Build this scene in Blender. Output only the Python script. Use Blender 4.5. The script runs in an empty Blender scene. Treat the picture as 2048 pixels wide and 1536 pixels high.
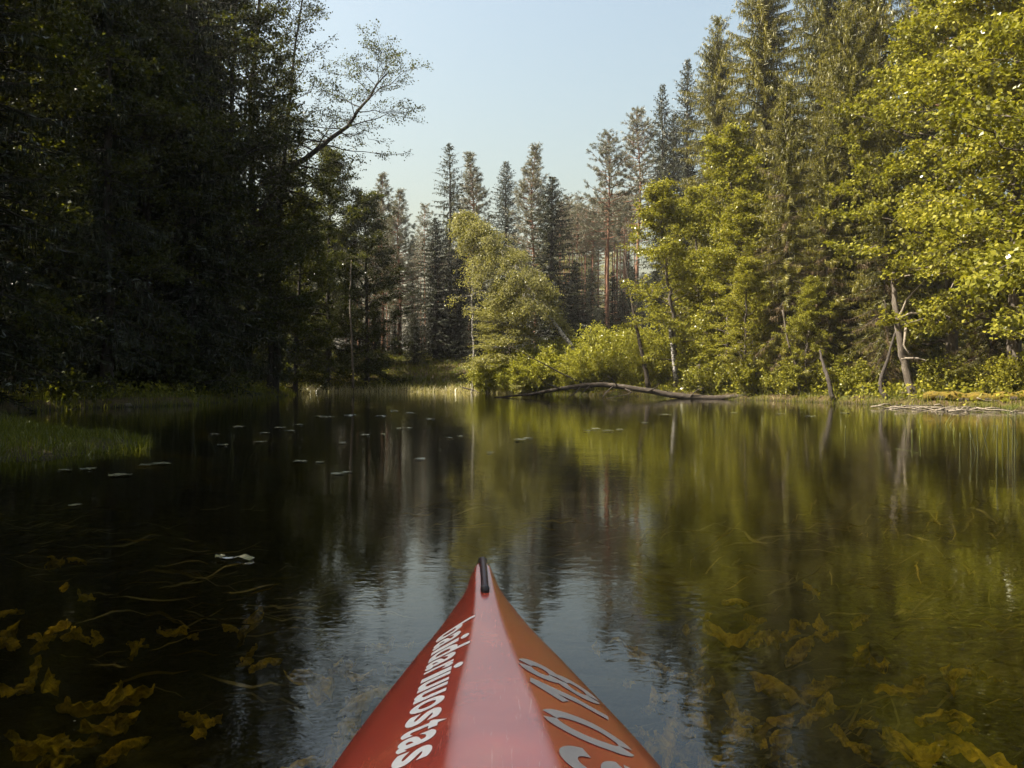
import bpy, bmesh, math
import numpy as np
from math import radians as R, pi

# ------------------------------------------------------------------ camera, sky, sun, exposure
scene = bpy.context.scene
C = scene.collection
FPX, CX, HY, CH = 1590.0, 1024.0, 757.0, 0.85      # focal in photo pixels, centre, horizon row, eye height
cam_d = bpy.data.cameras.new('camera'); cam = bpy.data.objects.new('camera', cam_d); C.objects.link(cam)
cam.location = (0, 0, CH); cam.rotation_euler = (R(90), 0, 0)
cam_d.sensor_width = 36; cam_d.lens = FPX/2048*36; cam_d.shift_y = -11/2048
cam_d.clip_start = 0.02; cam_d.clip_end = 5000
scene.camera = cam

SUN_EL, SUN_AZ = R(51), R(-93)                      # azimuth from +Y (view direction), negative = left
world = bpy.data.worlds.new('World'); scene.world = world; world.use_nodes = True
wn = world.node_tree; wn.nodes.clear()
sky = wn.nodes.new('ShaderNodeTexSky'); sky.sky_type = 'NISHITA'; sky.sun_disc = False
sky.sun_elevation = SUN_EL; sky.sun_rotation = SUN_AZ
sky.air_density = 2.0; sky.dust_density = 6.0; sky.ozone_density = 0.0
bg = wn.nodes.new('ShaderNodeBackground'); bg.inputs[1].default_value = 0.067
wo = wn.nodes.new('ShaderNodeOutputWorld')
wn.links.new(sky.outputs[0], bg.inputs[0]); wn.links.new(bg.outputs[0], wo.inputs[0])
sd = bpy.data.lights.new('sun', 'SUN'); sd.energy = 5.0; sd.angle = R(0.5); sd.color = (1, 0.93, 0.80)
sun = bpy.data.objects.new('sun', sd); C.objects.link(sun)
sun.rotation_euler = (R(90)-SUN_EL, 0, -SUN_AZ + pi)
sun.location = (-40, 5, 60)
vs = scene.view_settings
vs.view_transform = 'Standard'; vs.look = 'None'; vs.gamma = 1; vs.use_curve_mapping = False
vs.exposure = 1.75
cy = scene.cycles
cy.max_bounces = 5; cy.diffuse_bounces = 2; cy.glossy_bounces = 3; cy.transmission_bounces = 3
cy.transparent_max_bounces = 8; cy.caustics_reflective = False; cy.caustics_refractive = False
cy.sample_clamp_indirect = 4
cy.use_denoising = True
cy.use_adaptive_sampling = True; cy.adaptive_threshold = 0.02

# ------------------------------------------------------------------ helpers
def at(px, py, d):
    """photo pixel + distance ahead -> world point"""
    return np.array([(px-CX)/FPX*d, d, CH-(py-HY)/FPX*d])
def wd(py, z=0.0):
    return (CH-z)*FPX/(py-HY)
def nrm(v):
    v = np.asarray(v, float); return v/(np.linalg.norm(v, axis=-1, keepdims=True)+1e-9)

def mesh(name, V, F, mat, tint=None, smooth=False):
    V = np.asarray(V, np.float32); F = np.asarray(F, np.int32); k = F.shape[1]
    m = bpy.data.meshes.new(name)
    m.vertices.add(len(V)); m.vertices.foreach_set('co', V.ravel())
    m.loops.add(F.size); m.loops.foreach_set('vertex_index', F.ravel())
    m.polygons.add(len(F)); m.polygons.foreach_set('loop_start', np.arange(0, F.size, k, dtype=np.int32))
    m.polygons.foreach_set('loop_total', np.full(len(F), k, np.int32))
    if smooth: m.polygons.foreach_set('use_smooth', np.ones(len(F), bool))
    m.update(calc_edges=True)
    if tint is not None:
        a = m.attributes.new('tint', 'FLOAT', 'FACE'); a.data.foreach_set('value', np.asarray(tint, np.float32))
    m.materials.append(mat)
    return m
def link(name, data, parent=None, loc=(0, 0, 0), rz=0, sc=1):
    o = bpy.data.objects.new(name, data); C.objects.link(o)
    o.location = loc; o.rotation_euler = (0, 0, rz)
    o.scale = (sc, sc, sc) if np.isscalar(sc) else sc
    o.parent = parent
    return o
def tag(o, label=None, cat=None, group=None, kind=None):
    if label: o['label'] = label
    if cat: o['category'] = cat
    if group: o['group'] = group
    if kind: o['kind'] = kind
    return o

class Geo:
    """collects quads"""
    def __init__(s): s.V = []; s.F = []; s.T = []; s.n = 0
    def add(s, V, F, T=None):
        s.V.append(np.asarray(V, float)); s.F.append(np.asarray(F, int)+s.n); s.n += len(V)
        s.T.append(np.zeros(len(F)) if T is None else np.asarray(T, float))
    def mesh(s, name, mat, smooth=False):
        return mesh(name, np.concatenate(s.V), np.concatenate(s.F), mat, np.concatenate(s.T), smooth)

def tube(g, P, rad, sides=6, tint=0.5, cap=True):
    P = np.asarray(P, float); n = len(P); rad = np.broadcast_to(np.asarray(rad, float), (n,))
    T = nrm(np.gradient(P, axis=0))
    ref = np.array([0, 0, 1.0]) if abs(T[0, 2]) < 0.9 else np.array([1.0, 0, 0])
    U = np.zeros((n, 3)); u = nrm(np.cross(ref, T[0]))
    for i in range(n):
        u = nrm(u - T[i]*np.dot(u, T[i])); U[i] = u
    W = np.cross(T, U)
    a = np.arange(sides)*2*pi/sides
    V = P[:, None, :] + rad[:, None, None]*(np.cos(a)[None, :, None]*U[:, None, :]+np.sin(a)[None, :, None]*W[:, None, :])
    V = V.reshape(-1, 3)
    i = np.arange(n-1)[:, None]*sides; j = np.arange(sides)[None, :]; j2 = (j+1) % sides
    F = np.stack([i+j, i+j2, i+sides+j2, i+sides+j], -1).reshape(-1, 4)
    if cap and sides >= 4:
        V = np.concatenate([V, P[:1], P[-1:]]); c0 = n*sides; c1 = c0+1
        jj = np.arange(0, sides, 2)
        F = np.concatenate([F, np.stack([np.full(len(jj), c0), (jj+2) % sides, (jj+1) % sides, jj], -1),
                            np.stack([np.full(len(jj), c1), (n-1)*sides+jj, (n-1)*sides+(jj+1) % sides, (n-1)*sides+(jj+2) % sides], -1)])
    g.add(V, F, np.full(len(F), tint))
def smooth_path(P, n, rng=None, wob=0.0):
    """Catmull-Rom resample"""
    P = np.asarray(P, float); m = len(P)
    Q = np.concatenate([[2*P[0]-P[1]], P, [2*P[-1]-P[-2]]])
    t = np.linspace(0, m-1-1e-6, n); k = t.astype(int); f = (t-k)[:, None]
    a, b, c, d = Q[k], Q[k+1], Q[k+2], Q[k+3]
    o = 0.5*((2*b)+(c-a)*f+(2*a-5*b+4*c-d)*f**2+(3*b-a-3*c+d)*f**3)
    if rng is not None and wob:
        w = rng.normal(0, wob, (n, 3)); w[0] = 0; w[:, 2] *= 0.3
        o = o+w
    return o
def cards(g, Cc, D, N, L, W, tint, fold=0.0):
    """rhombic leaf: centre, axis, normal, length, width"""
    n = len(Cc); D = nrm(D); S = nrm(np.cross(D, N)); N2 = np.cross(S, D)
    L = np.broadcast_to(L, (n,))[:, None]; W = np.broadcast_to(W, (n,))[:, None]
    mid = Cc-D*L*0.06
    V = np.stack([Cc-D*L*0.5, mid+S*W*0.5+N2*W*fold, Cc+D*L*0.5, mid-S*W*0.5+N2*W*fold], 1).reshape(-1, 3)
    F = np.arange(n*4).reshape(n, 4)
    g.add(V, F, np.broadcast_to(tint, (n,)))
def rdir(rng, n): return nrm(rng.normal(size=(n, 3)))

# ------------------------------------------------------------------ materials
def newmat(name):
    m = bpy.data.materials.new(name); m.use_nodes = True; m.node_tree.nodes.clear(); return m, m.node_tree
def nd(nt, t, **kw):
    n = nt.nodes.new(t)
    for k, v in kw.items():
        if isinstance(k, str) and hasattr(n, k): setattr(n, k, v)
    return n
def ramp(nt, stops, src):
    r = nt.nodes.new('ShaderNodeValToRGB'); e = r.color_ramp.elements
    while len(e) < len(stops): e.new(0.5)
    for x, (p, c) in zip(e, stops): x.position = p; x.color = (*c, 1)
    nt.links.new(src, r.inputs[0]); return r.outputs[0]

def leaf_mat(name, dark, mid, light, trans=0.35, gloss=0.25, rough=0.35, tcol=None):
    m, nt = newmat(name); L = nt.links
    at_ = nd(nt, 'ShaderNodeAttribute'); at_.attribute_name = 'tint'
    oi = nd(nt, 'ShaderNodeObjectInfo')
    mm = nd(nt, 'ShaderNodeMath', operation='MULTIPLY_ADD'); mm.inputs[1].default_value = 0.24; mm.inputs[2].default_value = -0.12
    L.new(oi.outputs['Random'], mm.inputs[0])
    ad = nd(nt, 'ShaderNodeMath', operation='ADD'); ad.use_clamp = True
    L.new(at_.outputs['Fac'], ad.inputs[0]); L.new(mm.outputs[0], ad.inputs[1])
    col = ramp(nt, [(0.0, dark), (0.5, mid), (1.0, light)], ad.outputs[0])
    df = nd(nt, 'ShaderNodeBsdfDiffuse'); tr = nd(nt, 'ShaderNodeBsdfTranslucent')
    gl = nd(nt, 'ShaderNodeBsdfGlossy'); gl.inputs['Roughness'].default_value = rough
    gl.inputs['Color'].default_value = (0.9, 0.9, 0.85, 1)
    L.new(col, df.inputs[0])
    mx = nd(nt, 'ShaderNodeMix', data_type='RGBA'); mx.blend_type = 'MULTIPLY'; mx.inputs[0].default_value = 1
    L.new(col, mx.inputs[6]); mx.inputs[7].default_value = (*(tcol or (1.5, 1.5, 0.6)), 1)
    L.new(mx.outputs[2], tr.inputs[0])
    s1 = nd(nt, 'ShaderNodeMixShader'); s1.inputs[0].default_value = trans
    L.new(df.outputs[0], s1.inputs[1]); L.new(tr.outputs[0], s1.inputs[2])
    fr = nd(nt, 'ShaderNodeFresnel'); fr.inputs[0].default_value = 1.45
    fm = nd(nt, 'ShaderNodeMath', operation='MULTIPLY'); fm.inputs[1].default_value = gloss
    L.new(fr.outputs[0], fm.inputs[0])
    s2 = nd(nt, 'ShaderNodeMixShader'); L.new(fm.outputs[0], s2.inputs[0])
    L.new(s1.outputs[0], s2.inputs[1]); L.new(gl.outputs[0], s2.inputs[2])
    o = nd(nt, 'ShaderNodeOutputMaterial'); L.new(s2.outputs[0], o.inputs[0])
    return m
def rough_mat(name, stops, scale=6, stretch=(1, 1, 1), rough=0.9, bump=0.3, detail=5, spec=0.2, coord='Object'):
    m, nt = newmat(name); L = nt.links
    tc = nd(nt, 'ShaderNodeTexCoord'); mp = nd(nt, 'ShaderNodeMapping'); mp.inputs['Scale'].default_value = stretch
    L.new(tc.outputs[coord], mp.inputs[0])
    nz = nd(nt, 'ShaderNodeTexNoise'); nz.inputs['Scale'].default_value = scale; nz.inputs['Detail'].default_value = detail
    nz.inputs['Roughness'].default_value = 0.65
    L.new(mp.outputs[0], nz.inputs[0])
    col = ramp(nt, stops, nz.outputs[0])
    p = nd(nt, 'ShaderNodeBsdfPrincipled'); p.inputs['Roughness'].default_value = rough
    p.inputs['Specular IOR Level'].default_value = spec
    L.new(col, p.inputs['Base Color'])
    b = nd(nt, 'ShaderNodeBump'); b.inputs['Strength'].default_value = bump; b.inputs['Distance'].default_value = 0.03
    L.new(nz.outputs[0], b.inputs['Height']); L.new(b.outputs[0], p.inputs['Normal'])
    o = nd(nt, 'ShaderNodeOutputMaterial'); L.new(p.outputs[0], o.inputs[0])
    return m

M = {}
M['alder'] = leaf_mat('alder_leaf', (0.096, 0.098, 0.012), (0.178, 0.170, 0.020), (0.30, 0.265, 0.035), 0.32, 0.12, 0.45)
M['shade_leaf'] = leaf_mat('shade_tinted_leaf', (0.016, 0.020, 0.006), (0.028, 0.032, 0.008), (0.055, 0.058, 0.012), 0.42, 0.1, 0.5, (3.0, 2.8, 0.6))  # darker copy of the green leaf, left forest shade put into its colour
M['birch'] = leaf_mat('birch_leaf', (0.14, 0.135, 0.045), (0.21, 0.195, 0.068), (0.30, 0.275, 0.11), 0.32, 0.09, 0.5)
M['willow'] = leaf_mat('willow_leaf', (0.16, 0.165, 0.022), (0.23, 0.22, 0.028), (0.30, 0.28, 0.05), 0.32, 0.09, 0.5)
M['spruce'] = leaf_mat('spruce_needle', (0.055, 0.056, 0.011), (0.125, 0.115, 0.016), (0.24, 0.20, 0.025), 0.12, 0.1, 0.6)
M['shade_spruce'] = leaf_mat('shade_tinted_spruce_needle', (0.014, 0.017, 0.009), (0.026, 0.029, 0.014), (0.052, 0.055, 0.024), 0.10, 0.08, 0.6)  # spruce needles with the forest shade put into a darker colour
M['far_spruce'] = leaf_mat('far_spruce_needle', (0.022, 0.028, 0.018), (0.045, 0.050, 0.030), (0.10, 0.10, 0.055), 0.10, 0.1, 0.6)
M['pine'] = leaf_mat('pine_needle', (0.075, 0.078, 0.048), (0.13, 0.125, 0.078), (0.19, 0.175, 0.11), 0.12, 0.15, 0.55)
M['dead'] = leaf_mat('dead_twig', (0.07, 0.047, 0.025), (0.15, 0.105, 0.055), (0.24, 0.18, 0.10), 0.1, 0.05, 0.6, (1.2, 1.0, 0.7))
M['grass'] = leaf_mat('grass_blade', (0.055, 0.065, 0.010), (0.11, 0.115, 0.014), (0.22, 0.19, 0.04), 0.35, 0.06, 0.5)
M['sedge'] = leaf_mat('dry_sedge', (0.12, 0.12, 0.02), (0.26, 0.22, 0.08), (0.46, 0.40, 0.22), 0.3, 0.2, 0.45)
M['bark'] = rough_mat('grey_bark', [(0.3, (0.045, 0.036, 0.027)), (0.55, (0.11, 0.09, 0.068)), (0.75, (0.19, 0.165, 0.13))], 9, (1, 1, 0.35), bump=0.8)
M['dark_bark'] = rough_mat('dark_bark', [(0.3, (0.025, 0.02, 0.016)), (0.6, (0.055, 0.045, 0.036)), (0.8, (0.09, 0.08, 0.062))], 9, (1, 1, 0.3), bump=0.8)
M['pine_bark'] = rough_mat('pine_bark', [(0.3, (0.085, 0.045, 0.028)), (0.55, (0.20, 0.10, 0.06)), (0.8, (0.27, 0.16, 0.10))], 7, (1, 1, 0.3), bump=0.7)
M['birch_bark'] = rough_mat('birch_bark', [(0.42, (0.035, 0.03, 0.026)), (0.5, (0.25, 0.23, 0.20)), (0.75, (0.42, 0.40, 0.36))], 7, (1, 1, 2.2), bump=0.4)
M['dry_wood'] = rough_mat('weathered_wood', [(0.3, (0.10, 0.082, 0.06)), (0.55, (0.21, 0.175, 0.13)), (0.8, (0.32, 0.28, 0.22))], 12, (1, 1, 1), bump=0.6)
M['log'] = rough_mat('wet_log_bark', [(0.3, (0.02, 0.015, 0.011)), (0.55, (0.05, 0.039, 0.028)), (0.8, (0.14, 0.115, 0.09))], 11, (0.4, 1, 1), bump=0.7)
M['moss'] = rough_mat('moss', [(0.3, (0.05, 0.042, 0.008)), (0.55, (0.12, 0.082, 0.010)), (0.8, (0.17, 0.11, 0.016))], 10, (1, 1, 1), bump=1.0)
M['stone'] = rough_mat('bank_stone', [(0.3, (0.10, 0.085, 0.07)), (0.6, (0.22, 0.19, 0.16)), (0.8, (0.32, 0.28, 0.24))], 8, bump=0.6)

# ------------------------------------------------------------------ pond outline and ground
POND = np.array([(-9.5, -60), (-9.5, -10), (-9, 0), (-7.9, 5.5), (-5.9, 7.6), (-4.9, 8.5), (-4.6, 9.4), (-5.0, 10.6), (-6.6, 12),
                 (-9.8, 15.5), (-12, 19), (-12.2, 22.5), (-10.2, 25), (-10.4, 31), (-11.2, 40), (-13.4, 50), (-11, 52.5), (-6, 51), (-2.5, 48.3),
                 (0.6, 45), (3.3, 41.5), (6, 37.5), (8.2, 34), (10.4, 29.5), (12.0, 25), (13.4, 21.5), (14.4, 17), (15, 10), (15.5, 0), (16, -60)], float)
def pond_sd(X, Y):
    """signed distance, negative inside the pond"""
    P = np.stack([X, Y], -1); dmin = np.full(X.shape, 1e9); ins = np.zeros(X.shape, bool)
    n = len(POND)
    for i in range(n):
        a, b = POND[i], POND[(i+1) % n]; ab = b-a
        t = np.clip(((P-a)@ab)/(ab@ab), 0, 1)
        dmin = np.minimum(dmin, np.linalg.norm(P-a-t[..., None]*ab, axis=-1))
        c = ((a[1] > Y) != (b[1] > Y)) & (X < (b[0]-a[0])*(Y-a[1])/(b[1]-a[1]+1e-12)+a[0])
        ins ^= c
    return np.where(ins, -dmin, dmin)
def sstep(a, b, x):
    t = np.clip((x-a)/(b-a), 0, 1); return t*t*(3-2*t)
def wnoise(X, Y, s):
    return (np.sin(X*1.3*s+2.1*np.sin(Y*0.9*s))+np.sin(Y*1.7*s+1.3*np.sin(X*1.1*s+1))+np.sin((X+Y)*2.3*s+0.7))/3
def ground_z(X, Y):
    X = np.asarray(X, float); Y = np.asarray(Y, float)
    s = pond_sd(X, Y) + 0.25*wnoise(X, Y, 1.6)
    bed = -0.85*sstep(0, 4.5, -s) - 0.06*sstep(0, 0.3, -s) + 0.05*wnoise(X, Y, 3)*sstep(0, 2, -s)
    land = 0.22*sstep(0, 0.5, s) + 0.05*np.clip(s, 0, 40) + 0.06*wnoise(X, Y, 2.3)*sstep(0.2, 1.5, s)
    land = land*(1-0.72*sstep(-13, -9, X)*sstep(16, 13, Y)*sstep(-3, 3, Y)*(X < 0))
    land = land + 1.9*sstep(50, 66, Y)*sstep(0, 5, s)
    return np.where(s < 0, bed, land)
def gz(x, y): return float(ground_z(np.array([x]), np.array([y]))[0])

u = np.linspace(-1, 1, 300); gx = np.sign(u)*(26*np.abs(u)+1500*np.abs(u)**9)
v = np.linspace(-1, 1, 330); gy = 28+np.sign(v)*(48*np.abs(v)+1500*np.abs(v)**9)
X, Y = np.meshgrid(gx, gy)
Z = ground_z(X, Y)
i = np.arange(len(gy)-1)[:, None]*len(gx)+np.arange(len(gx)-1)[None, :]
gF = np.stack([i, i+1, i+1+len(gx), i+len(gx)], -1).reshape(-1, 4)
def ground_material():
    m, nt = newmat('forest_floor'); L = nt.links
    tc = nd(nt, 'ShaderNodeTexCoord')
    n1 = nd(nt, 'ShaderNodeTexNoise'); n1.inputs['Scale'].default_value = 1.1; n1.inputs['Detail'].default_value = 6
    n2 = nd(nt, 'ShaderNodeTexNoise'); n2.inputs['Scale'].default_value = 14; n2.inputs['Detail'].default_value = 5
    L.new(tc.outputs['Object'], n1.inputs[0]); L.new(tc.outputs['Object'], n2.inputs[0])
    c1 = ramp(nt, [(0.35, (0.055, 0.062, 0.012)), (0.55, (0.075, 0.055, 0.026)), (0.7, (0.045, 0.032, 0.02))], n1.outputs[0])
    c2 = ramp(nt, [(0.3, (0.5, 0.5, 0.5)), (0.7, (1.25, 1.2, 1.1))], n2.outputs[0])
    mx = nd(nt, 'ShaderNodeMix', data_type='RGBA'); mx.blend_type = 'MULTIPLY'; mx.inputs[0].default_value = 1
    L.new(c1, mx.inputs[6]); L.new(c2, mx.inputs[7])
    # wet brown mud where the sheet is pond bed
    sx = nd(nt, 'ShaderNodeSeparateXYZ'); L.new(tc.outputs['Object'], sx.inputs[0])
    mr = nd(nt, 'ShaderNodeMapRange'); mr.inputs[1].default_value = -0.02; mr.inputs[2].default_value = 0.1
    L.new(sx.outputs[2], mr.inputs[0])
    mud = ramp(nt, [(0.35, (0.007, 0.007, 0.003)), (0.7, (0.022, 0.021, 0.007))], n1.outputs[0])
    m2 = nd(nt, 'ShaderNodeMix', data_type='RGBA')
    L.new(mr.outputs[0], m2.inputs[0]); L.new(mud, m2.inputs[6]); L.new(mx.outputs[2], m2.inputs[7])
    p = nd(nt, 'ShaderNodeBsdfPrincipled'); p.inputs['Roughness'].default_value = 0.95; p.inputs['Specular IOR Level'].default_value = 0.1
    L.new(m2.outputs[2], p.inputs['Base Color'])
    b = nd(nt, 'ShaderNodeBump'); b.inputs['Strength'].default_value = 0.8; b.inputs['Distance'].default_value = 0.06
    L.new(n2.outputs[0], b.inputs['Height']); L.new(b.outputs[0], p.inputs['Normal'])
    o = nd(nt, 'ShaderNodeOutputMaterial'); L.new(p.outputs[0], o.inputs[0]); return m
M['ground'] = ground_material()
gme = mesh('forest_ground', np.stack([X, Y, Z], -1).reshape(-1, 3), gF, M['ground'], smooth=True)
tag(link('forest_ground', gme), kind='structure')

def water_material():
    m, nt = newmat('pond_water'); L = nt.links
    tc = nd(nt, 'ShaderNodeTexCoord'); mp = nd(nt, 'ShaderNodeMapping'); mp.inputs['Scale'].default_value = (0.75, 1.25, 1)
    mp.inputs['Rotation'].default_value = (0, 0, R(8))
    L.new(tc.outputs['Object'], mp.inputs[0])
    n1 = nd(nt, 'ShaderNodeTexNoise'); n1.inputs['Scale'].default_value = 9; n1.inputs['Detail'].default_value = 3; n1.inputs['Distortion'].default_value = 0.4
    n2 = nd(nt, 'ShaderNodeTexNoise'); n2.inputs['Scale'].default_value = 1.1; n2.inputs['Detail'].default_value = 2
    n3 = nd(nt, 'ShaderNodeTexNoise'); n3.inputs['Scale'].default_value = 0.45; n3.inputs['Detail'].default_value = 2
    L.new(mp.outputs[0], n1.inputs[0]); L.new(mp.outputs[0], n2.inputs[0]); L.new(mp.outputs[0], n3.inputs[0])
    calm = nd(nt, 'ShaderNodeMapRange'); calm.inputs[1].default_value = 0.35; calm.inputs[2].default_value = 0.65
    calm.inputs[3].default_value = 0.35; calm.inputs[4].default_value = 1.0
    L.new(n3.outputs[0], calm.inputs[0])
    b1 = nd(nt, 'ShaderNodeBump'); b1.inputs['Distance'].default_value = 0.0013
    L.new(calm.outputs[0], b1.inputs['Strength'])
    L.new(n1.outputs[0], b1.inputs['Height'])
    b2 = nd(nt, 'ShaderNodeBump'); b2.inputs['Strength'].default_value = 1; b2.inputs['Distance'].default_value = 0.0022
    L.new(n2.outputs[0], b2.inputs['Height']); L.new(b1.outputs[0], b2.inputs['Normal'])
    n4 = nd(nt, 'ShaderNodeTexNoise'); n4.inputs['Scale'].default_value = 26; n4.inputs['Detail'].default_value = 2; n4.inputs['Distortion'].default_value = 0.6
    L.new(mp.outputs[0], n4.inputs[0])
    b3 = nd(nt, 'ShaderNodeBump'); b3.inputs['Strength'].default_value = 1; b3.inputs['Distance'].default_value = 0.00045
    L.new(n4.outputs[0], b3.inputs['Height']); L.new(b2.outputs[0], b3.inputs['Normal']); b2 = b3
    fr = nd(nt, 'ShaderNodeFresnel'); fr.inputs[0].default_value = 1.52; L.new(b2.outputs[0], fr.inputs[1])
    gl = nd(nt, 'ShaderNodeBsdfGlossy'); gl.inputs['Roughness'].default_value = 0.012; L.new(b2.outputs[0], gl.inputs['Normal'])
    gl.inputs['Color'].default_value = (1, 1, 1, 1)
    tr = nd(nt, 'ShaderNodeBsdfTransparent'); tr.inputs[0].default_value = (0.58, 0.53, 0.27, 1)
    mx = nd(nt, 'ShaderNodeMixShader'); L.new(fr.outputs[0], mx.inputs[0]); L.new(tr.outputs[0], mx.inputs[1]); L.new(gl.outputs[0], mx.inputs[2])
    o = nd(nt, 'ShaderNodeOutputMaterial'); L.new(mx.outputs[0], o.inputs[0]); return m
M['water'] = water_material()
wx = np.linspace(-17, 18, 8); wy = np.linspace(-62, 56, 20); WX, WY = np.meshgrid(wx, wy)
i = np.arange(19)[:, None]*8+np.arange(7)[None, :]
tag(link('pond_water', mesh('pond_water', np.stack([WX, WY, WX*0], -1).reshape(-1, 3), np.stack([i, i+1, i+9, i+8], -1).reshape(-1, 4), M['water'])), kind='structure')

# ------------------------------------------------------------------ tree generators (return {part name: mesh})
def broadleaf(seed, trunk, r0, leafmat, barkmat, n_limb=40, start=0.25, spread=3.0, sub=6, twig=7, leaves=12,
              ll=0.11, lw=0.085, elev=(5, 55), droop=0.0, profile=None, offs=0.13, twl=0.6, drawtw=False, flat=0.55, top_r=0.15, wob=0.04):
    rng = np.random.default_rng(seed)
    T = smooth_path(trunk, 26, rng, wob); n = len(T)
    wood = Geo(); leaf = Geo()
    f = np.linspace(0, 1, n)
    rad = r0*(1-f*(1-top_r))*(1+0.5*np.exp(-f*26))
    tube(wood, T, rad, 10)
    if profile is None: profile = lambda t: (0.55+0.45*np.sin(pi*min(1, t*0.95+0.12)))*(1-0.55*t**3)
    LC, LD = [], []
    for k in range(n_limb):
        t = (k+rng.random())/n_limb; fr = start+(1-start)*t
        ix = fr*(n-1); i0 = min(int(ix), n-2); p0 = T[i0]+(T[i0+1]-T[i0])*(ix-i0)
        az = k*2.399+rng.normal(0, 0.4); el = R(elev[0]+(elev[1]-elev[0])*t+rng.normal(0, 10))
        Ln = spread*profile(t)*rng.uniform(0.65, 1.15)
        d = np.array([math.cos(az)*math.cos(el), math.sin(az)*math.cos(el), math.sin(el)])
        s = np.linspace(0, 1, 7)[:, None]
        P = p0+d*Ln*s+np.array([0, 0, -1])*droop*Ln*s**2+rng.normal(0, 0.05*Ln, (7, 3))*s
        rl = max(0.012, 0.36*r0*(1-fr*0.75))*(0.6+0.4*Ln/spread)
        tube(wood, P, rl*(1-0.8*s[:, 0]), 5, cap=False)
        for q in range(sub):
            sf = 0.22+0.78*(q+rng.random())/sub
            jx = sf*6; j0 = min(int(jx), 5); b0 = P[j0]+(P[j0+1]-P[j0])*(jx-j0)
            dl = nrm(P[j0+1]-P[j0]); side = nrm(np.cross(dl, [0, 0, 1]))*(1 if q % 2 else -1)
            d2 = nrm(dl*rng.uniform(0.4, 1.0)+side*rng.uniform(0.4, 1.0)+np.array([0, 0, rng.normal(0.05-droop*0.5, 0.25)]))
            L2 = Ln*rng.uniform(0.28, 0.5)*(1.15-0.6*sf)+0.25
            s2 = np.linspace(0, 1, 4)[:, None]
            B = b0+d2*L2*s2+np.array([0, 0, -1])*(droop*0.7)*L2*s2**2+rng.normal(0, 0.05*L2, (4, 3))*s2
            tube(wood, B, max(0.006, rl*0.35)*(1-0.75*s2[:, 0]), 3, cap=False)
            for w in range(twig):
                tf = 0.2+0.8*(w+rng.random())/twig
                kx = tf*3; k0 = min(int(kx), 2); c0 = B[k0]+(B[k0+1]-B[k0])*(kx-k0)
                d3 = nrm(d2*0.6+rng.normal(0, 0.6, 3)*np.array([1, 1, flat])+np.array([0, 0, -droop*1.3]))
                L3 = twl*rng.uniform(0.5, 1.2)
                if drawtw:
                    tube(wood, np.array([c0, c0+d3*L3*0.5+rng.normal(0, .02, 3), c0+d3*L3]), [0.007, 0.005, 0.003], 3, cap=False)
                m = rng.poisson(leaves)
                if m == 0: continue
                u_ = rng.random((m, 1))**0.7
                LC.append(c0+d3*L3*u_+np.array([0, 0, -droop*0.6])*u_**2*L3+rng.normal(0, offs, (m, 3))*np.array([1, 1, flat]))
                LD.append(d3+rng.normal(0, 0.8, (m, 3))+np.array([0, 0, -0.35-droop]))
    LC = np.concatenate(LC); LD = np.concatenate(LD); m = len(LC)
    N = nrm(rng.normal(0, 0.55, (m, 3))+np.array([0, 0, 1.0]))
    cards(leaf, LC, LD, N, rng.uniform(0.7, 1.15, m)*ll, rng.uniform(0.75, 1.15, m)*lw, np.clip(rng.normal(0.45, 0.22, m), 0, 1), 0.12)
    return {'trunk': wood.mesh('trunk', M[barkmat], True), 'crown': leaf.mesh('crown', M[leafmat])}

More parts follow.
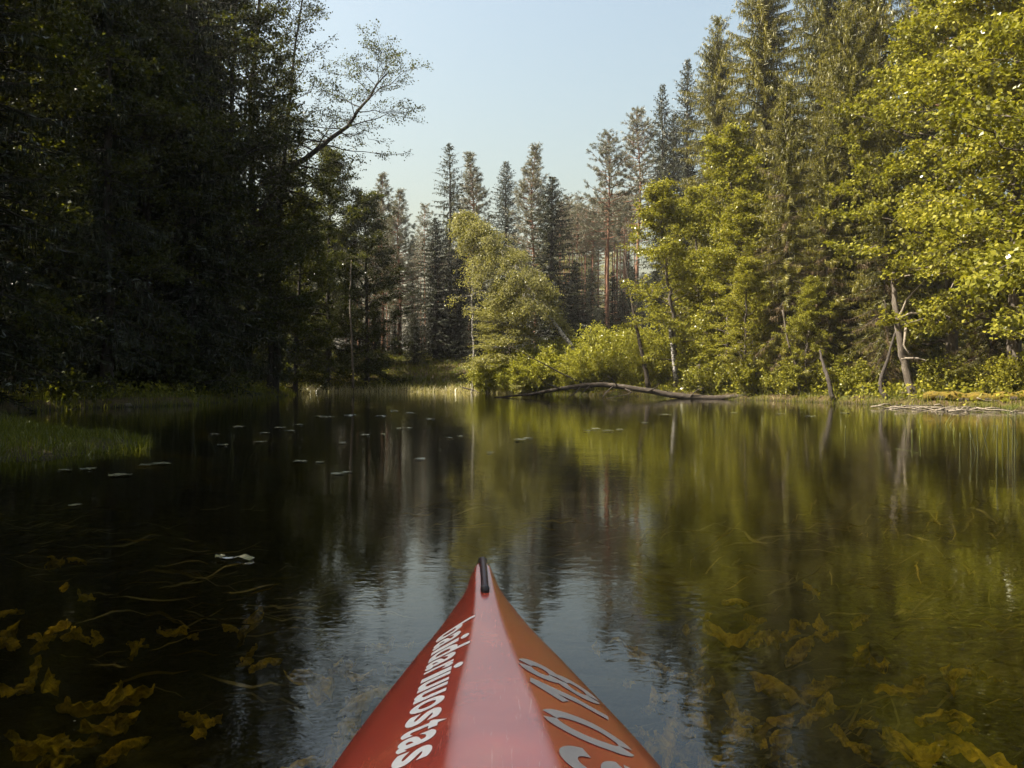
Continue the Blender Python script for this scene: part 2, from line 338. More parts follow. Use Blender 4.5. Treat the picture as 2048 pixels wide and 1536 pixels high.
def spruce(seed, H, R0, r0, matn, barkmat='dark_bark', base=0.12, step=0.33, nb=5, droop=0.35, hang=0.45, cw=0.05, dens=1.0, dead=0.0, lean=0.0, gap=0.0, fine=5):
    rng = np.random.default_rng(seed)
    wood = Geo(); nee = Geo(); dd = Geo()
    T = smooth_path([(0, 0, -0.3), (lean*0.3, 0, H*0.3), (lean*0.7, 0.05, H*0.7), (lean, 0, H)], 22, rng, 0.02)
    f = np.linspace(0, 1, 22)
    tube(wood, T, r0*(1-f*0.97)*(1+0.5*np.exp(-f*30)), 9)
    z = base*H; k = 0
    CC, DD, LL, WW, TT = [], [], [], [], []
    while z < H-0.15:
        t = (z-base*H)/(H-base*H)
        prof = (1-t)**0.72*min(1, 0.55+t*5)
        for b in range(nb if t < 0.9 else 4):
            if rng.random() < gap: continue
            az = rng.uniform(0, 2*pi) if b == 0 else az+2*pi/nb+rng.normal(0, 0.25)
            L_ = max(0.14, R0*prof*rng.uniform(0.62, 1.15))
            e0 = math.tan(R(-12+60*t**1.5+rng.normal(0, 7)))
            n = max(4, int(L_/0.17*dens)); s = np.linspace(0.0, 1, n)
            zf = z/H*21; i0 = min(int(zf), 20); p0 = T[i0]+(T[i0+1]-T[i0])*(zf-i0)
            h = np.array([math.cos(az), math.sin(az), 0]); sd_ = np.array([-h[1], h[0], 0])
            dr = droop*(1-t*0.7)
            P = p0+h*(L_*s)[:, None]+np.array([0, 0, 1])*(L_*(e0*s-dr*s**2*1.5+dr*s**4*0.9))[:, None]
            if L_ > 0.5:
                tube(wood, P[::max(1, n//5)], np.linspace(0.02+0.008*L_, 0.006, len(P[::max(1, n//5)])), 3, cap=False)
            isdead = rng.random() < dead*(1-t*1.6) if t < 0.6 else False
            Q = np.repeat(P[1:], fine, 0); sq = np.repeat(s[1:], fine); m = len(Q)
            sg = np.where(rng.random(m) < 0.5, 1, -1)[:, None]
            Q = Q+h*(rng.uniform(-0.5, 0.5, (m, 1))*L_/n); tl = (0.13+0.26*(1-sq))*rng.uniform(0.6, 1.3, m)*(0.5+0.5*min(1, L_/1.3))
            kind = rng.random(m) < hang
            d = np.where(kind[:, None], np.array([0, 0, -1.0])+rng.normal(0, 0.22, (m, 3)),
                         h*0.65+sd_*sg*rng.uniform(0.3, 1.0, (m, 1))+np.array([0, 0, -0.18])+rng.normal(0, 0.15, (m, 3)))
            d = nrm(d); tl = np.where(kind, tl*1.25, tl)
            Cn = Q+d*(tl*0.5)[:, None]+rng.normal(0, 0.03, (m, 3))
            if isdead:
                kp = rng.random(m) < 0.7
                cards(dd, Cn[kp], d[kp], rdir(rng, kp.sum()), tl[kp]*1.5, 0.013, np.clip(rng.normal(0.5, 0.25, kp.sum()), 0, 1))
            else:
                CC.append(Cn); DD.append(d); LL.append(tl*1.25); WW.append(rng.uniform(0.8, 1.3, m)*cw)
                TT.append(np.clip(rng.normal(0.42, 0.17, m)+0.3*(sq-0.6)+rng.normal(0, 0.08), 0, 1))
        z += step*rng.uniform(0.75, 1.25)*(1-0.35*t); k += 1
    # bare dead stubs below the live crown
    zz = 0.6
    while zz < base*H:
        az = rng.uniform(0, 2*pi); L_ = rng.uniform(0.5, 1.6); d = np.array([math.cos(az), math.sin(az), rng.uniform(-0.5, -0.1)])
        p0 = np.array([lean*zz/H*0.9, 0, zz])
        tube(wood, p0+d*L_*np.linspace(0, 1, 4)[:, None]+rng.normal(0, 0.05, (4, 3)), [0.016, 0.012, 0.008, 0.004], 3, cap=False)
        zz += rng.uniform(0.12, 0.4)
    CC = np.concatenate(CC); m = len(CC)
    cards(nee, CC, np.concatenate(DD), rdir(rng, m), np.concatenate(LL), np.concatenate(WW), np.concatenate(TT))
    out = {'trunk': wood.mesh('trunk', M[barkmat], True), 'crown': nee.mesh('crown', M[matn])}
    if dd.n: out['dead_branch_spray'] = dd.mesh('dead_branch_spray', M['dead'])
    return out

def pine(seed, H, R0, r0, base=0.5, step=0.55, puff=45, conic=0.6, stubs=14, nb=4):
    rng = np.random.default_rng(seed)
    wood = Geo(); nee = Geo()
    T = smooth_path([(0, 0, -0.3), (rng.normal(0, .1), rng.normal(0, .1), H*0.35), (rng.normal(0, .15), rng.normal(0, .15), H*0.7), (0, 0, H)], 22, rng, 0.02)
    f = np.linspace(0, 1, 22)
    tube(wood, T, r0*(1-f*0.93)*(1+0.4*np.exp(-f*30)), 9)
    z = base*H; CC, DD = [], []
    while z < H:
        t = (z-base*H)/(H-base*H+1e-6)
        prof = (1-t)**conic*min(1, 0.6+t*2.2)
        zf = z/H*21; i0 = min(int(zf), 20); p0 = T[i0]+(T[i0+1]-T[i0])*(zf-i0)
        a0 = rng.uniform(0, 2*pi)
        for b in range(nb if t < 0.85 else 3):
            az = a0+b*2*pi/nb+rng.normal(0, 0.35); L_ = max(0.35, R0*prof*rng.uniform(0.55, 1.15))
            e = R(-5+45*t+rng.normal(0, 8)); h = np.array([math.cos(az), math.sin(az), 0])
            s = np.linspace(0, 1, 6)[:, None]
            P = p0+h*L_*s*math.cos(e)+np.array([0, 0, 1])*L_*(math.sin(e)*s+0.22*s**2.5)+rng.normal(0, 0.03*L_, (6, 3))*s
            tube(wood, P, (0.018+0.012*L_)*(1-0.75*s[:, 0]), 4, cap=False)
            for q in range(max(3, int(L_*4.5))):
                sf = 0.3+0.7*rng.random(); j = min(int(sf*5), 4); b0 = P[j]+(P[j+1]-P[j])*(sf*5-j)
                d2 = nrm(h*0.6+rng.normal(0, 0.6, 3)*np.array([1, 1, .5])+np.array([0, 0, 0.25])); L2 = rng.uniform(0.15, 0.55)
                tube(wood, np.array([b0, b0+d2*L2]), [0.01, 0.006], 3, cap=False)
                m = puff; u_ = rng.random((m, 1))
                CC.append(b0+d2*L2*(0.4+0.75*u_)+rng.normal(0, 0.055, (m, 3))); DD.append(d2*0.8+rng.normal(0, 0.7, (m, 3))+np.array([0, 0, 0.25]))
        z += step*rng.uniform(0.7, 1.3)*(1-0.45*t)
    for k in range(stubs):
        zz = H*rng.uniform(0.18, base); az = rng.uniform(0, 2*pi); L_ = rng.uniform(0.4, 1.8)
        i0 = int(zz/H*21); d = np.array([math.cos(az), math.sin(az), rng.uniform(-0.2, 0.3)])
        P = T[i0]+d*L_*np.linspace(0, 1, 5)[:, None]+rng.normal(0, 0.07, (5, 3))*np.linspace(0, 1, 5)[:, None]
        tube(wood, P, np.linspace(0.024, 0.008, 5), 4, cap=False)
    CC = np.concatenate(CC); m = len(CC)
    cards(nee, CC, np.concatenate(DD), rdir(rng, m), rng.uniform(0.12, 0.22, m), 0.026, np.clip(rng.normal(0.45, 0.2, m), 0, 1))
    return {'trunk': wood.mesh('trunk', M['pine_bark'], True), 'crown': nee.mesh('crown', M['pine'])}

def bush(seed, H, Rr, leafmat, n_stem=26, leaves=13, ll=0.09, lw=0.04, barkmat='bark'):
    rng = np.random.default_rng(seed); wood = Geo(); leaf = Geo(); LC, LD = [], []
    for k in range(n_stem):
        az = rng.uniform(0, 2*pi); r = Rr*math.sqrt(rng.random()); h = np.array([math.cos(az), math.sin(az), 0])
        top = h*r+np.array([0, 0, H*(1-0.45*(r/Rr)**2)*rng.uniform(0.75, 1.08)])
        s = np.linspace(0, 1, 6)[:, None]
        P = h*0.25*r+(top-h*0.25*r)*s+h*0.15*r*(s-s**2)*2+rng.normal(0, 0.05, (6, 3))*s
        tube(wood, P, 0.02*(1-0.8*s[:, 0]), 4, cap=False)
        for w in range(26):
            sf = 0.12+0.88*rng.random(); j = min(int(sf*5), 4); b0 = P[j]+(P[j+1]-P[j])*(sf*5-j)
            d = nrm(rng.normal(0, 0.8, 3)+np.array([0, 0, 0.35])+h*0.3); L_ = rng.uniform(0.2, 0.55)
            m = rng.poisson(leaves); u_ = rng.random((m, 1))
            LC.append(b0+d*L_*u_+rng.normal(0, 0.05, (m, 3))); LD.append(d+rng.normal(0, 0.6, (m, 3)))
    LC = np.concatenate(LC); LD = np.concatenate(LD); m = len(LC)
    cards(leaf, LC, LD, nrm(rng.normal(0, 0.7, (m, 3))+np.array([0, 0, 0.8])), rng.uniform(.7, 1.2, m)*ll, rng.uniform(.8, 1.2, m)*lw, np.clip(rng.normal(.45, .22, m), 0, 1), 0.1)
    return {'stem': wood.mesh('stem', M[barkmat], True), 'foliage': leaf.mesh('foliage', M[leafmat])}

def place(name, parts, x, y, rz=0, sc=1, label=None, cat='tree', group=None, z=None):
    o = link(name, None, None, (x, y, gz(x, y)-0.05 if z is None else z), rz, sc)
    o.empty_display_size = 0.3
    tag(o, label, cat, group)
    for k, me in parts.items(): link(k, me, o)
    return o
def put(name, parts, px, d, H0, H, label, cat='tree', group=None, rz=0):
    """thing with unit height H0 stands under photo column px, d metres ahead, scaled to height H"""
    return place(name, parts, (px-CX)/FPX*d, d, rz, H/H0, label, cat, group)

def px_path(pts): return np.array([at(*p) for p in pts])
def stem(name, pts, r, mat, label, cat, sides=8, rt=0.35, group=None, wob=0.012, n=16, mossy=None):
    P = smooth_path(px_path(pts), n, rg, wob); b = P[0].copy()
    g = Geo(); tube(g, P-b, np.linspace(r, r*rt, n)*rg.uniform(0.93, 1.07, n), sides)
    return tag(link(name, g.mesh(name, M[mat], True), None, b), label, cat, group), b
# prototypes
ST = lambda H, lx=0, ly=0: [(0, 0, -0.3), (lx*0.15, ly*0.2, H*0.33), (lx*0.55, ly*0.5, H*0.66), (lx, ly, H)]
SP_A = spruce(11, 20, 4.4, 0.24, 'spruce', base=0.08, step=0.30, nb=6, droop=0.45, hang=0.6, cw=0.026, dens=1.3, dead=0.22, fine=13)
SP_B = spruce(12, 16, 2.9, 0.18, 'spruce', base=0.14, step=0.28, droop=0.5, hang=0.55, cw=0.026, dens=1.3, dead=0.6, fine=12)
SP_C = spruce(13, 20, 3.2, 0.22, 'shade_spruce', base=0.05, step=0.34, nb=6, droop=0.3, hang=0.4, cw=0.045, fine=7)
SP_D = spruce(14, 20, 2.9, 0.2, 'far_spruce', base=0.1, step=0.42, droop=0.5, hang=0.55, cw=0.042, gap=0.15, fine=7)
SP_E = spruce(15, 20, 3.0, 0.2, 'far_spruce', base=0.06, step=0.34, droop=0.32, hang=0.45, cw=0.042, fine=7)
PI_A = pine(21, 20, 3.2, 0.2, base=0.50, step=0.48)
PI_B = pine(22, 20, 2.1, 0.15, base=0.66, conic=0.5, puff=36)
PI_C = pine(23, 20, 3.7, 0.2, base=0.24, step=0.36, conic=0.8, puff=40, nb=5)
AL_A = broadleaf(31, ST(13, 0.4, 0.3), 0.2, 'alder', 'bark', 46, 0.14, 3.6, 7, 7, 20, ll=0.125, lw=0.10, elev=(-8, 60), offs=0.105, twl=0.5)
AL_B = broadleaf(32, ST(10, -1.2, -0.3), 0.15, 'alder', 'bark', 38, 0.14, 2.5, 6, 6, 19, ll=0.12, lw=0.095, elev=(0, 60), offs=0.10, twl=0.45)
SH_A = broadleaf(33, ST(18, 0.8, 0.5), 0.24, 'shade_leaf', 'dark_bark', 62, 0.10, 4.2, 7, 8, 14, ll=0.14, lw=0.11, elev=(-8, 55))
SH_B = broadleaf(34, ST(15, -0.6, 0.4), 0.2, 'shade_leaf', 'dark_bark', 56, 0.06, 3.8, 7, 8, 14, ll=0.14, lw=0.11, elev=(-12, 55))
BI_A = broadleaf(35, ST(15, 0.6, 0), 0.16, 'birch', 'birch_bark', 42, 0.30, 2.2, 6, 7, 14, ll=0.10, lw=0.075, elev=(10, 60), droop=0.25)
BU_A = bush(41, 2.7, 1.9, 'willow', n_stem=60, leaves=15, ll=0.10, lw=0.055)
BU_B = bush(42, 1.9, 1.4, 'willow', n_stem=44, leaves=15, ll=0.10, lw=0.055)
BU_C = bush(43, 1.6, 1.3, 'alder', n_stem=26, ll=0.1, lw=0.075)
BU_D = bush(44, 2.0, 1.5, 'shade_leaf', n_stem=28, ll=0.12, lw=0.09, barkmat='dark_bark')

rg = np.random.default_rng(77)
# ---- right bank
put('alder_tree', AL_A, 2035, 23.5, 13, 14.5, 'tall yellow-green alder with glossy leaves above the mossy log', group=None, rz=0.5)
put('alder_tree', AL_A, 1905, 28, 13, 14.0, 'yellow-green alder crown just behind the leaning grey trunk', rz=2.2)
put('alder_tree', AL_A, 2190, 21.5, 13, 15.0, 'broad alder at the right edge of the bank', rz=4.0)
put('alder_tree', AL_A, 2330, 15.5, 13, 14.0, 'alder on the bank past the reeds', rz=5.4)
put('spruce_tree', SP_A, 1745, 34, 20, 19.5, 'tall yellowish spruce right behind the leaning grey trunk', rz=0.3)
put('spruce_tree', SP_A, 1650, 40, 20, 24, 'tallest hanging-branched spruce on the sunny bank', rz=1.9)
put('spruce_tree', SP_A, 1530, 43, 20, 24, 'broad sunlit spruce with weeping branches left of the tallest one', rz=3.3)
put('spruce_tree', SP_B, 1575, 32, 16, 12.6, 'slim spruce with brown dead lower twigs at the water edge', rz=0.8)
put('spruce_tree', SP_B, 1655, 31, 16, 10.5, 'short bare-legged spruce at the water edge beside the dark bank', rz=2.8)
put('spruce_tree', SP_B, 1770, 28.5, 16, 9.5, 'small spruce with dead low twigs next to the leaning grey trunk', rz=4.1)
put('spruce_tree', SP_B, 1985, 24.5, 16, 7.0, 'low spruce with yellowish sweeping branches over the mossy log', rz=1.0)
put('spruce_tree', SP_A, 1435, 50, 20, 22.8, 'tall spruce at the edge of the open sky on the sunny bank', rz=5.0)
put('spruce_tree', SP_E, 1375, 57, 20, 22, 'slender dark spruce in front of the gap, highest of the two', rz=2.0)
put('spruce_tree', SP_E, 1325, 58, 20, 20.3, 'slender dark spruce beside the twin pines', rz=0.4)
put('spruce_tree', SP_A, 1850, 37, 20, 22, 'big spruce deep behind the alders', rz=2.6)
put('pine_tree', PI_A, 1950, 31, 20, 20, 'pine with bare orange trunk rising above the alder crowns', rz=1.2)
put('alder_tree', AL_B, 1352, 37.5, 10, 9.2, 'small alder leaning out over the willow thicket', rz=0.3)
put('alder_tree', AL_B, 1450, 35, 10, 8.2, 'small alder with crooked stems between thicket and spruces', rz=2.4)
put('alder_tree', AL_B, 1400, 40, 10, 9.6, 'alder standing behind the crooked small ones', rz=4.5)
put('spruce_tree', SP_A, 1700, 31.5, 20, 16.0, 'olive-brown spruce with long shaggy boughs in front of the tallest spruces', rz=4.4)
put('alder_tree', AL_B, 1505, 36.5, 10, 11.5, 'taller alder whose crown climbs the sunlit spruce', rz=5.2)
put('alder_tree', AL_B, 1490, 32.5, 10, 5.2, 'low alder sapling with pale leaves at the water edge', rz=1.2)
put('alder_tree', AL_B, 1610, 30, 10, 4.2, 'short alder sapling in front of the brown dead twigs', rz=3.5)
for px, d, sc, rz in [(1415, 34.5, 0.9, 0), (1520, 32, 0.9, 1.3), (1590, 30.5, 0.75, 2.2), (1700, 28.6, 0.8, 0.7), (1905, 25.6, 0.8, 3.0), (2030, 23.2, 0.8, 4.2), (1740, 31, 1.0, 2.5), (1640, 33, 1.3, 3.7)]:
    place('alder_bush', BU_C, (px-CX)/FPX*d, d, rz, sc, 'low leafy alder bush on the sunny bank', 'bush', 'low bushes along the sunny bank')
# ---- willow thicket and centre
put('willow_bush', BU_A, 1205, 42.5, 2.7, 3.4, 'rounded willow bush around the foot of the slanted birch trunk', 'bush', 'willow bushes at the head of the pond', 0.2)
for px, d, sc, rz, p in [(1130, 43.5, 1.3, 1, BU_B), (1290, 40.5, 1.15, 2, BU_A), (1350, 39, 1.1, 3.3, BU_A), (1080, 44.5, 1.25, 4, BU_B), (1250, 43.5, 1.2, 5, BU_A), (1395, 38, 1.1, 0.5, BU_B), (1165, 42, 1.0, 1.8, BU_B), (1040, 45.3, 1.0, 2.8, BU_B), (985, 46.8, 1.1, 0.9, BU_B), (1010, 47.5, 1.0, 2.1, BU_A), (1100, 46, 1.1, 4.4, BU_A)]:
    place('willow_bush', p, (px-CX)/FPX*d, d, rz, sc, 'pale willow bush in the thicket behind the fallen log', 'bush', 'willow bushes at the head of the pond')
bx = 4.75
LEANB = broadleaf(51, [(0, 0, -0.3), (-1.4, 0.5, 2.2), (-3.4, 1.6, 5.1), (-5.4, 2.9, 7.9), (-7.9, 4.1, 10.5)], 0.15, 'birch', 'birch_bark', 46, 0.46, 2.2, 6, 8, 16,
                  ll=0.10, lw=0.075, elev=(0, 45), droop=0.55, wob=0.02)
place('leaning_birch_tree', LEANB, bx, 43.2, 0, 1, 'slanting birch with pale bark and drooping crown leaning left over the pond', 'tree')
ROW = broadleaf(52, [(0, 0, -0.3), (0.05, 0, 2), (-0.1, 0, 4), (0, 0, 6)], 0.09, 'birch', 'bark', 30, 0.12, 2.0, 6, 7, 13, elev=(-2, 30), flat=0.25, offs=0.11, twl=0.5,
                profile=lambda t: 1-0.75*t, wob=0.02)
put('layered_tree', ROW, 1018, 46, 6, 6.3, 'small tree with flat layered leaf tiers left of the slanting birch')
put('layered_tree', ROW, 985, 47.5, 6, 5.0, 'smaller layered sapling standing in the shadow line', rz=2.2)
SNAG = broadleaf(53, [(0, 0, -0.3), (0.1, 0, 3), (0.0, 0, 6), (0.15, 0, 9.5)], 0.085, 'birch', 'birch_bark', 16, 0.5, 1.1, 4, 4, 7, elev=(5, 40), droop=0.2, wob=0.03)
put('birch_tree', SNAG, 944, 47.5, 9.5, 9.6, 'thin upright birch stem standing at the edge of the shadow')

# ---- far forest
far = [('spruce_tree', SP_D, 900, 68, 20.2, 'far spruce with sparse drooping top left of the pale pine'),
       ('pine_tree', PI_C, 940, 74, 21.0, 'pale grey-green far pine beside the sparse spruce'),
       ('spruce_tree', SP_E, 1012, 72, 19.7, 'far pointed dark spruce in the middle of the skyline'),
       ('pine_tree', PI_C, 1070, 62, 18.2, 'large centre pine with reddish trunk and many low branches'),
       ('spruce_tree', SP_C, 1104, 57, 14.6, 'dark spruce tucked behind the large centre pine'),
       ('pine_tree', PI_A, 1218, 61, 18.9, 'tall bare-trunked pine with one-sided crown'),
       ('pine_tree', PI_A, 1272, 66, 22.3, 'highest pine of the skyline with pale rounded crown'),
       ('pine_tree', PI_C, 800, 64, 15.2, 'far pine at the edge of the shaded forest'),
       ('pine_tree', PI_B, 850, 78, 17.0, 'small far pine in the lowest dip of the skyline'),
       ('spruce_tree', SP_C, 872, 62, 12.6, 'dark broad spruce under the sparse far spruce'),
       ('spruce_tree', SP_C, 922, 63, 11.0, 'dark spruce behind the thin birch stem'),
       ('pine_tree', PI_C, 765, 66, 17.0, 'far pine half hidden by the shaded broadleaf trees')]
for k, (nm, p, px, d, H, lab) in enumerate(far):
    x = (px-CX)/FPX*d
    sH = (H-gz(x, d)+0.85)/20; wdt = 1.95 if H < 15 else 1.5 if nm == 'spruce_tree' else 1.0
    place(nm, p, x, d, k*1.7, (sH*wdt, sH*wdt, sH), lab, 'tree')
for k, px in enumerate(np.linspace(1118, 1268, 34)):
    d = rg.uniform(72, 95); H = (HY-rg.uniform(385, 440))/FPX*d+0.85; x = (px+rg.normal(0, 4)-CX)/FPX*d
    place('pine_tree', PI_B, x, d, rg.uniform(0, 6), (H-gz(x, d))/20, 'thin reddish pine trunk in the distant pine stand', 'tree', 'pines of the distant stand')
for k, px in enumerate(np.linspace(690, 960, 24)):
    d = rg.uniform(72, 100); H = (HY-rg.uniform(440, 500))/FPX*d; x = (px+rg.normal(0, 6)-CX)/FPX*d
    place('pine_tree', PI_B, x, d, rg.uniform(0, 6), (H-gz(x, d))/20, 'thin distant pine behind the shaded grassy slope', 'tree', 'pines behind the grassy slope')
for px, d, H in [(1140, 88, 19), (1175, 90, 18), (1100, 95, 18), (980, 92, 17.5), (1230, 96, 19)]:
    x = (px-CX)/FPX*d
    place('birch_tree', BI_A, x, d, rg.uniform(0, 6), (H-gz(x, d))/15, 'pale green rounded birch far behind the pine stand', 'tree', 'far pale birches')
for px, d, H in [(1165, 58, 5), (1195, 60, 4.2), (1245, 57, 5.5), (1140, 59, 6), (1280, 54, 5.5), (1310, 50, 7), (960, 60, 6.5), (830, 60, 4), (1225, 63, 6.5), (1180, 66, 7), (1120, 56, 5.5), (1150, 62, 7.5), (1205, 55, 4.6), (1265, 60, 7), (1295, 56, 6.5), (1095, 58, 5), (790, 64, 4.5), (750, 60, 5)]:
    x = (px-CX)/FPX*d
    place('young_spruce_tree', SP_C, x, d, rg.uniform(0, 6), (H/20*2.0, H/20*2.0, H/20), 'young dark spruce in the undergrowth behind the willows', 'tree', 'young spruces under the pines')
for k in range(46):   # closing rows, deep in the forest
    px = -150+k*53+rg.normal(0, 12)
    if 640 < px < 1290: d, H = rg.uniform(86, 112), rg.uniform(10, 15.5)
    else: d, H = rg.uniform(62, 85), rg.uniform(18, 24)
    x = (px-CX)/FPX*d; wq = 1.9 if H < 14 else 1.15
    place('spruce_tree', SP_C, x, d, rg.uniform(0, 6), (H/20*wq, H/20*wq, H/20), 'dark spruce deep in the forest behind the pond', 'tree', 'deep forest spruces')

# ---- left bank, shaded
LEANA = broadleaf(61, [(0, 0, -0.3), (1.0, 0, 5), (3.3, 0, 10.6), (5.2, 0, 12.4), (7.0, 0, 13.8), (8.2, 0, 15.4), (9.3, 0, 16.8)], 0.24, 'shade_leaf', 'dark_bark',
                  26, 0.34, 4.6, 6, 6, 8, ll=0.115, lw=0.085, offs=0.13, elev=(-12, 42), drawtw=True, profile=lambda t: 1-0.5*t, wob=0.05, top_r=0.12)
place('leaning_alder_tree', LEANA, -13.6, 36, 0, 0.857, 'leaning alder with bare curving limb reaching out against the sky', 'tree')
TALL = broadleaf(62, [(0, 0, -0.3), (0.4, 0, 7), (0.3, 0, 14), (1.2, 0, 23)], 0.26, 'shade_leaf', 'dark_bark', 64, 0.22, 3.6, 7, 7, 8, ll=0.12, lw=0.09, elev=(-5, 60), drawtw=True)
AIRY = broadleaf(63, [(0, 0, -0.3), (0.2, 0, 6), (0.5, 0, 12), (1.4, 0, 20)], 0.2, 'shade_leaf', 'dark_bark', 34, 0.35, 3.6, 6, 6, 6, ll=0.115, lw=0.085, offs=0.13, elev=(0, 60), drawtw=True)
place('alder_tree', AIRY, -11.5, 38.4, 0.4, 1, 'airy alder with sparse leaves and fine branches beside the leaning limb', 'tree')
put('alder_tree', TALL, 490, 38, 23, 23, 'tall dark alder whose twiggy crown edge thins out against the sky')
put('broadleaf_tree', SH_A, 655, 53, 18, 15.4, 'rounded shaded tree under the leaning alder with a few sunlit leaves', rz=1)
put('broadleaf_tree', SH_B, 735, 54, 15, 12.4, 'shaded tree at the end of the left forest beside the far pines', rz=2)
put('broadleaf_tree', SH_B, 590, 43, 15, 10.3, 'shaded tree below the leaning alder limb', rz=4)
stem('slender_birch_tree', [(706, 776, 50), (704, 700, 50), (700, 600, 50.2), (703, 520, 50.4)], 0.09, 'bark', 'thin grey stem in front of the last shaded trees', 'tree')
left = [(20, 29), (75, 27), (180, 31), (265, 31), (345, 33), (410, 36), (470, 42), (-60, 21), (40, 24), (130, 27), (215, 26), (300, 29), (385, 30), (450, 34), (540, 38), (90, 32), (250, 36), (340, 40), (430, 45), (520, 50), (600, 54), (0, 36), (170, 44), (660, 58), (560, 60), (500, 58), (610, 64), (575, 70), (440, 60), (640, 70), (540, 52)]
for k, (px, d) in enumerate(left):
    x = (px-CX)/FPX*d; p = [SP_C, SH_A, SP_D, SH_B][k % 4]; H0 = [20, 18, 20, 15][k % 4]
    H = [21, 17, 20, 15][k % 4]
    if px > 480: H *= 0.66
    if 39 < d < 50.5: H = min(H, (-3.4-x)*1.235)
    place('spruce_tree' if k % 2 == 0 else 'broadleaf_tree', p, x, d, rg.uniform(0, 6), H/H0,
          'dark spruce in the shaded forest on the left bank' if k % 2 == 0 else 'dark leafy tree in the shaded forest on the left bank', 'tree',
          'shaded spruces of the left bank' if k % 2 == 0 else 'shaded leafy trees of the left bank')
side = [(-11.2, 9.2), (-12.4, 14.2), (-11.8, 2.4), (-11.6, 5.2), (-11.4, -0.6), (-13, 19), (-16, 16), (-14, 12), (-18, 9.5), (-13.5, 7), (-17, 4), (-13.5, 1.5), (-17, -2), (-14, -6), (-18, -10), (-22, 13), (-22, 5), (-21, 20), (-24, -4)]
for k, (x, y) in enumerate(side):  # trees left of the view, added to shade the kayak and near water
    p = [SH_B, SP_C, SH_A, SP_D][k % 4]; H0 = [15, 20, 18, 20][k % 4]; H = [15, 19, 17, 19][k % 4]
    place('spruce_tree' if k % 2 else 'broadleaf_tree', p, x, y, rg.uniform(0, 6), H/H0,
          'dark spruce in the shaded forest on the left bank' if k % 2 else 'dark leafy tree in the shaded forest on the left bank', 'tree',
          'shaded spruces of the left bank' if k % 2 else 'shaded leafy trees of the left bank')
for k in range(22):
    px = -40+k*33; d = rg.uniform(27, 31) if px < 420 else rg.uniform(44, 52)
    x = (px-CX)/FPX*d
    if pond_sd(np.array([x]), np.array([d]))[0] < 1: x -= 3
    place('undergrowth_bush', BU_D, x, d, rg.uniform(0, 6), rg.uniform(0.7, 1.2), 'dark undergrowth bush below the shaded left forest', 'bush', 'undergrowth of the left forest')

# ---- leaning grey trunk on the right bank, dead limbs
g = Geo(); P = smooth_path(px_path([(1832, 806, 25.4), (1812, 740, 25.5), (1797, 660, 25.6), (1790, 600, 25.8), (1786, 545, 26.0)]), 24, rg, 0.012)
base = P[0].copy(); base[2] = gz(base[0], base[1])
f = np.linspace(0, 1, 24); tube(g, P-base, 0.135*(1-0.5*f)*(1+0.7*np.exp(-f*16)), 12)
gt = tag(link('leaning_tree', None, None, base), 'thick bare grey trunk leaning left at the water edge', 'tree')
link('trunk', g.mesh('trunk', M['bark'], True), gt)
for pts in [[(1793, 640, 25.6), (1815, 600, 25.3), (1850, 560, 25)], [(1792, 642, 25.6), (1822, 625, 25.2), (1855, 630, 25), (1890, 600, 24.8), (1912, 560, 24.6)],
            [(1795, 660, 25.6), (1775, 625, 25.4), (1768, 600, 25.2)], [(1790, 560, 25.8), (1830, 549, 25.4), (1880, 548, 25)], [(1803, 718, 25.5), (1830, 716, 25.2), (1850, 722, 25.0)],
            [(1812, 655, 25.4), (1808, 690, 25.2), (1822, 715, 25.1)]]:
    g = Geo(); Q = smooth_path(px_path(pts), 9, rg, 0.02)-base; tube(g, Q, np.linspace(0.05, 0.015, 9), 6)
    link('limb', g.mesh('limb', M['dry_wood'], True), gt)
stem('slanting_tree', [(1775, 798, 25.8), (1760, 770, 26), (1775, 720, 26.3), (1792, 660, 26.6)], 0.09, 'dark_bark', 'second grey trunk leaning right behind the thick one', 'tree')
stem('slanting_tree', [(1666, 800, 27.6), (1656, 760, 27.8), (1646, 728, 28.2), (1640, 700, 28.6)], 0.10, 'dark_bark', 'thin dark trunk leaning left under the dead spruce twigs', 'tree')
stem('dead_tree', [(1298, 779, 37.5), (1283, 700, 38), (1266, 620, 38.5), (1248, 510, 39)], 0.13, 'log', 'bare dead trunk leaning left above the fallen log', 'tree', rt=0.2)
stem('tree_stump', [(1406, 786, 34.4), (1399, 755, 34.5), (1397, 730, 34.6)], 0.13, 'dark_bark', 'short broken stump standing upright at the bank', 'stump', rt=0.8)
stem('slender_alder_tree', [(1352, 765, 37), (1345, 700, 37.2), (1338, 640, 37.4)], 0.1, 'birch_bark', 'pale curved stem inside the willow thicket', 'tree', rt=0.7)
for pts, lab in [([(1505, 784, 33.2), (1490, 730, 33.3), (1470, 690, 33.4)], 'dark thin stem leaning left beside the low alder sapling'),
            ([(1520, 786, 32.4), (1510, 730, 32.6), (1505, 680, 32.8)], 'upright dark thin stem beside the low alder sapling'),
            ([(1600, 792, 29.8), (1595, 745, 30), (1578, 690, 30.2), (1565, 620, 30.3)], 'grey thin stem below the slim spruce')]:
    stem('alder_sapling', pts, 0.065, 'bark', lab, 'tree', 6, 0.5)
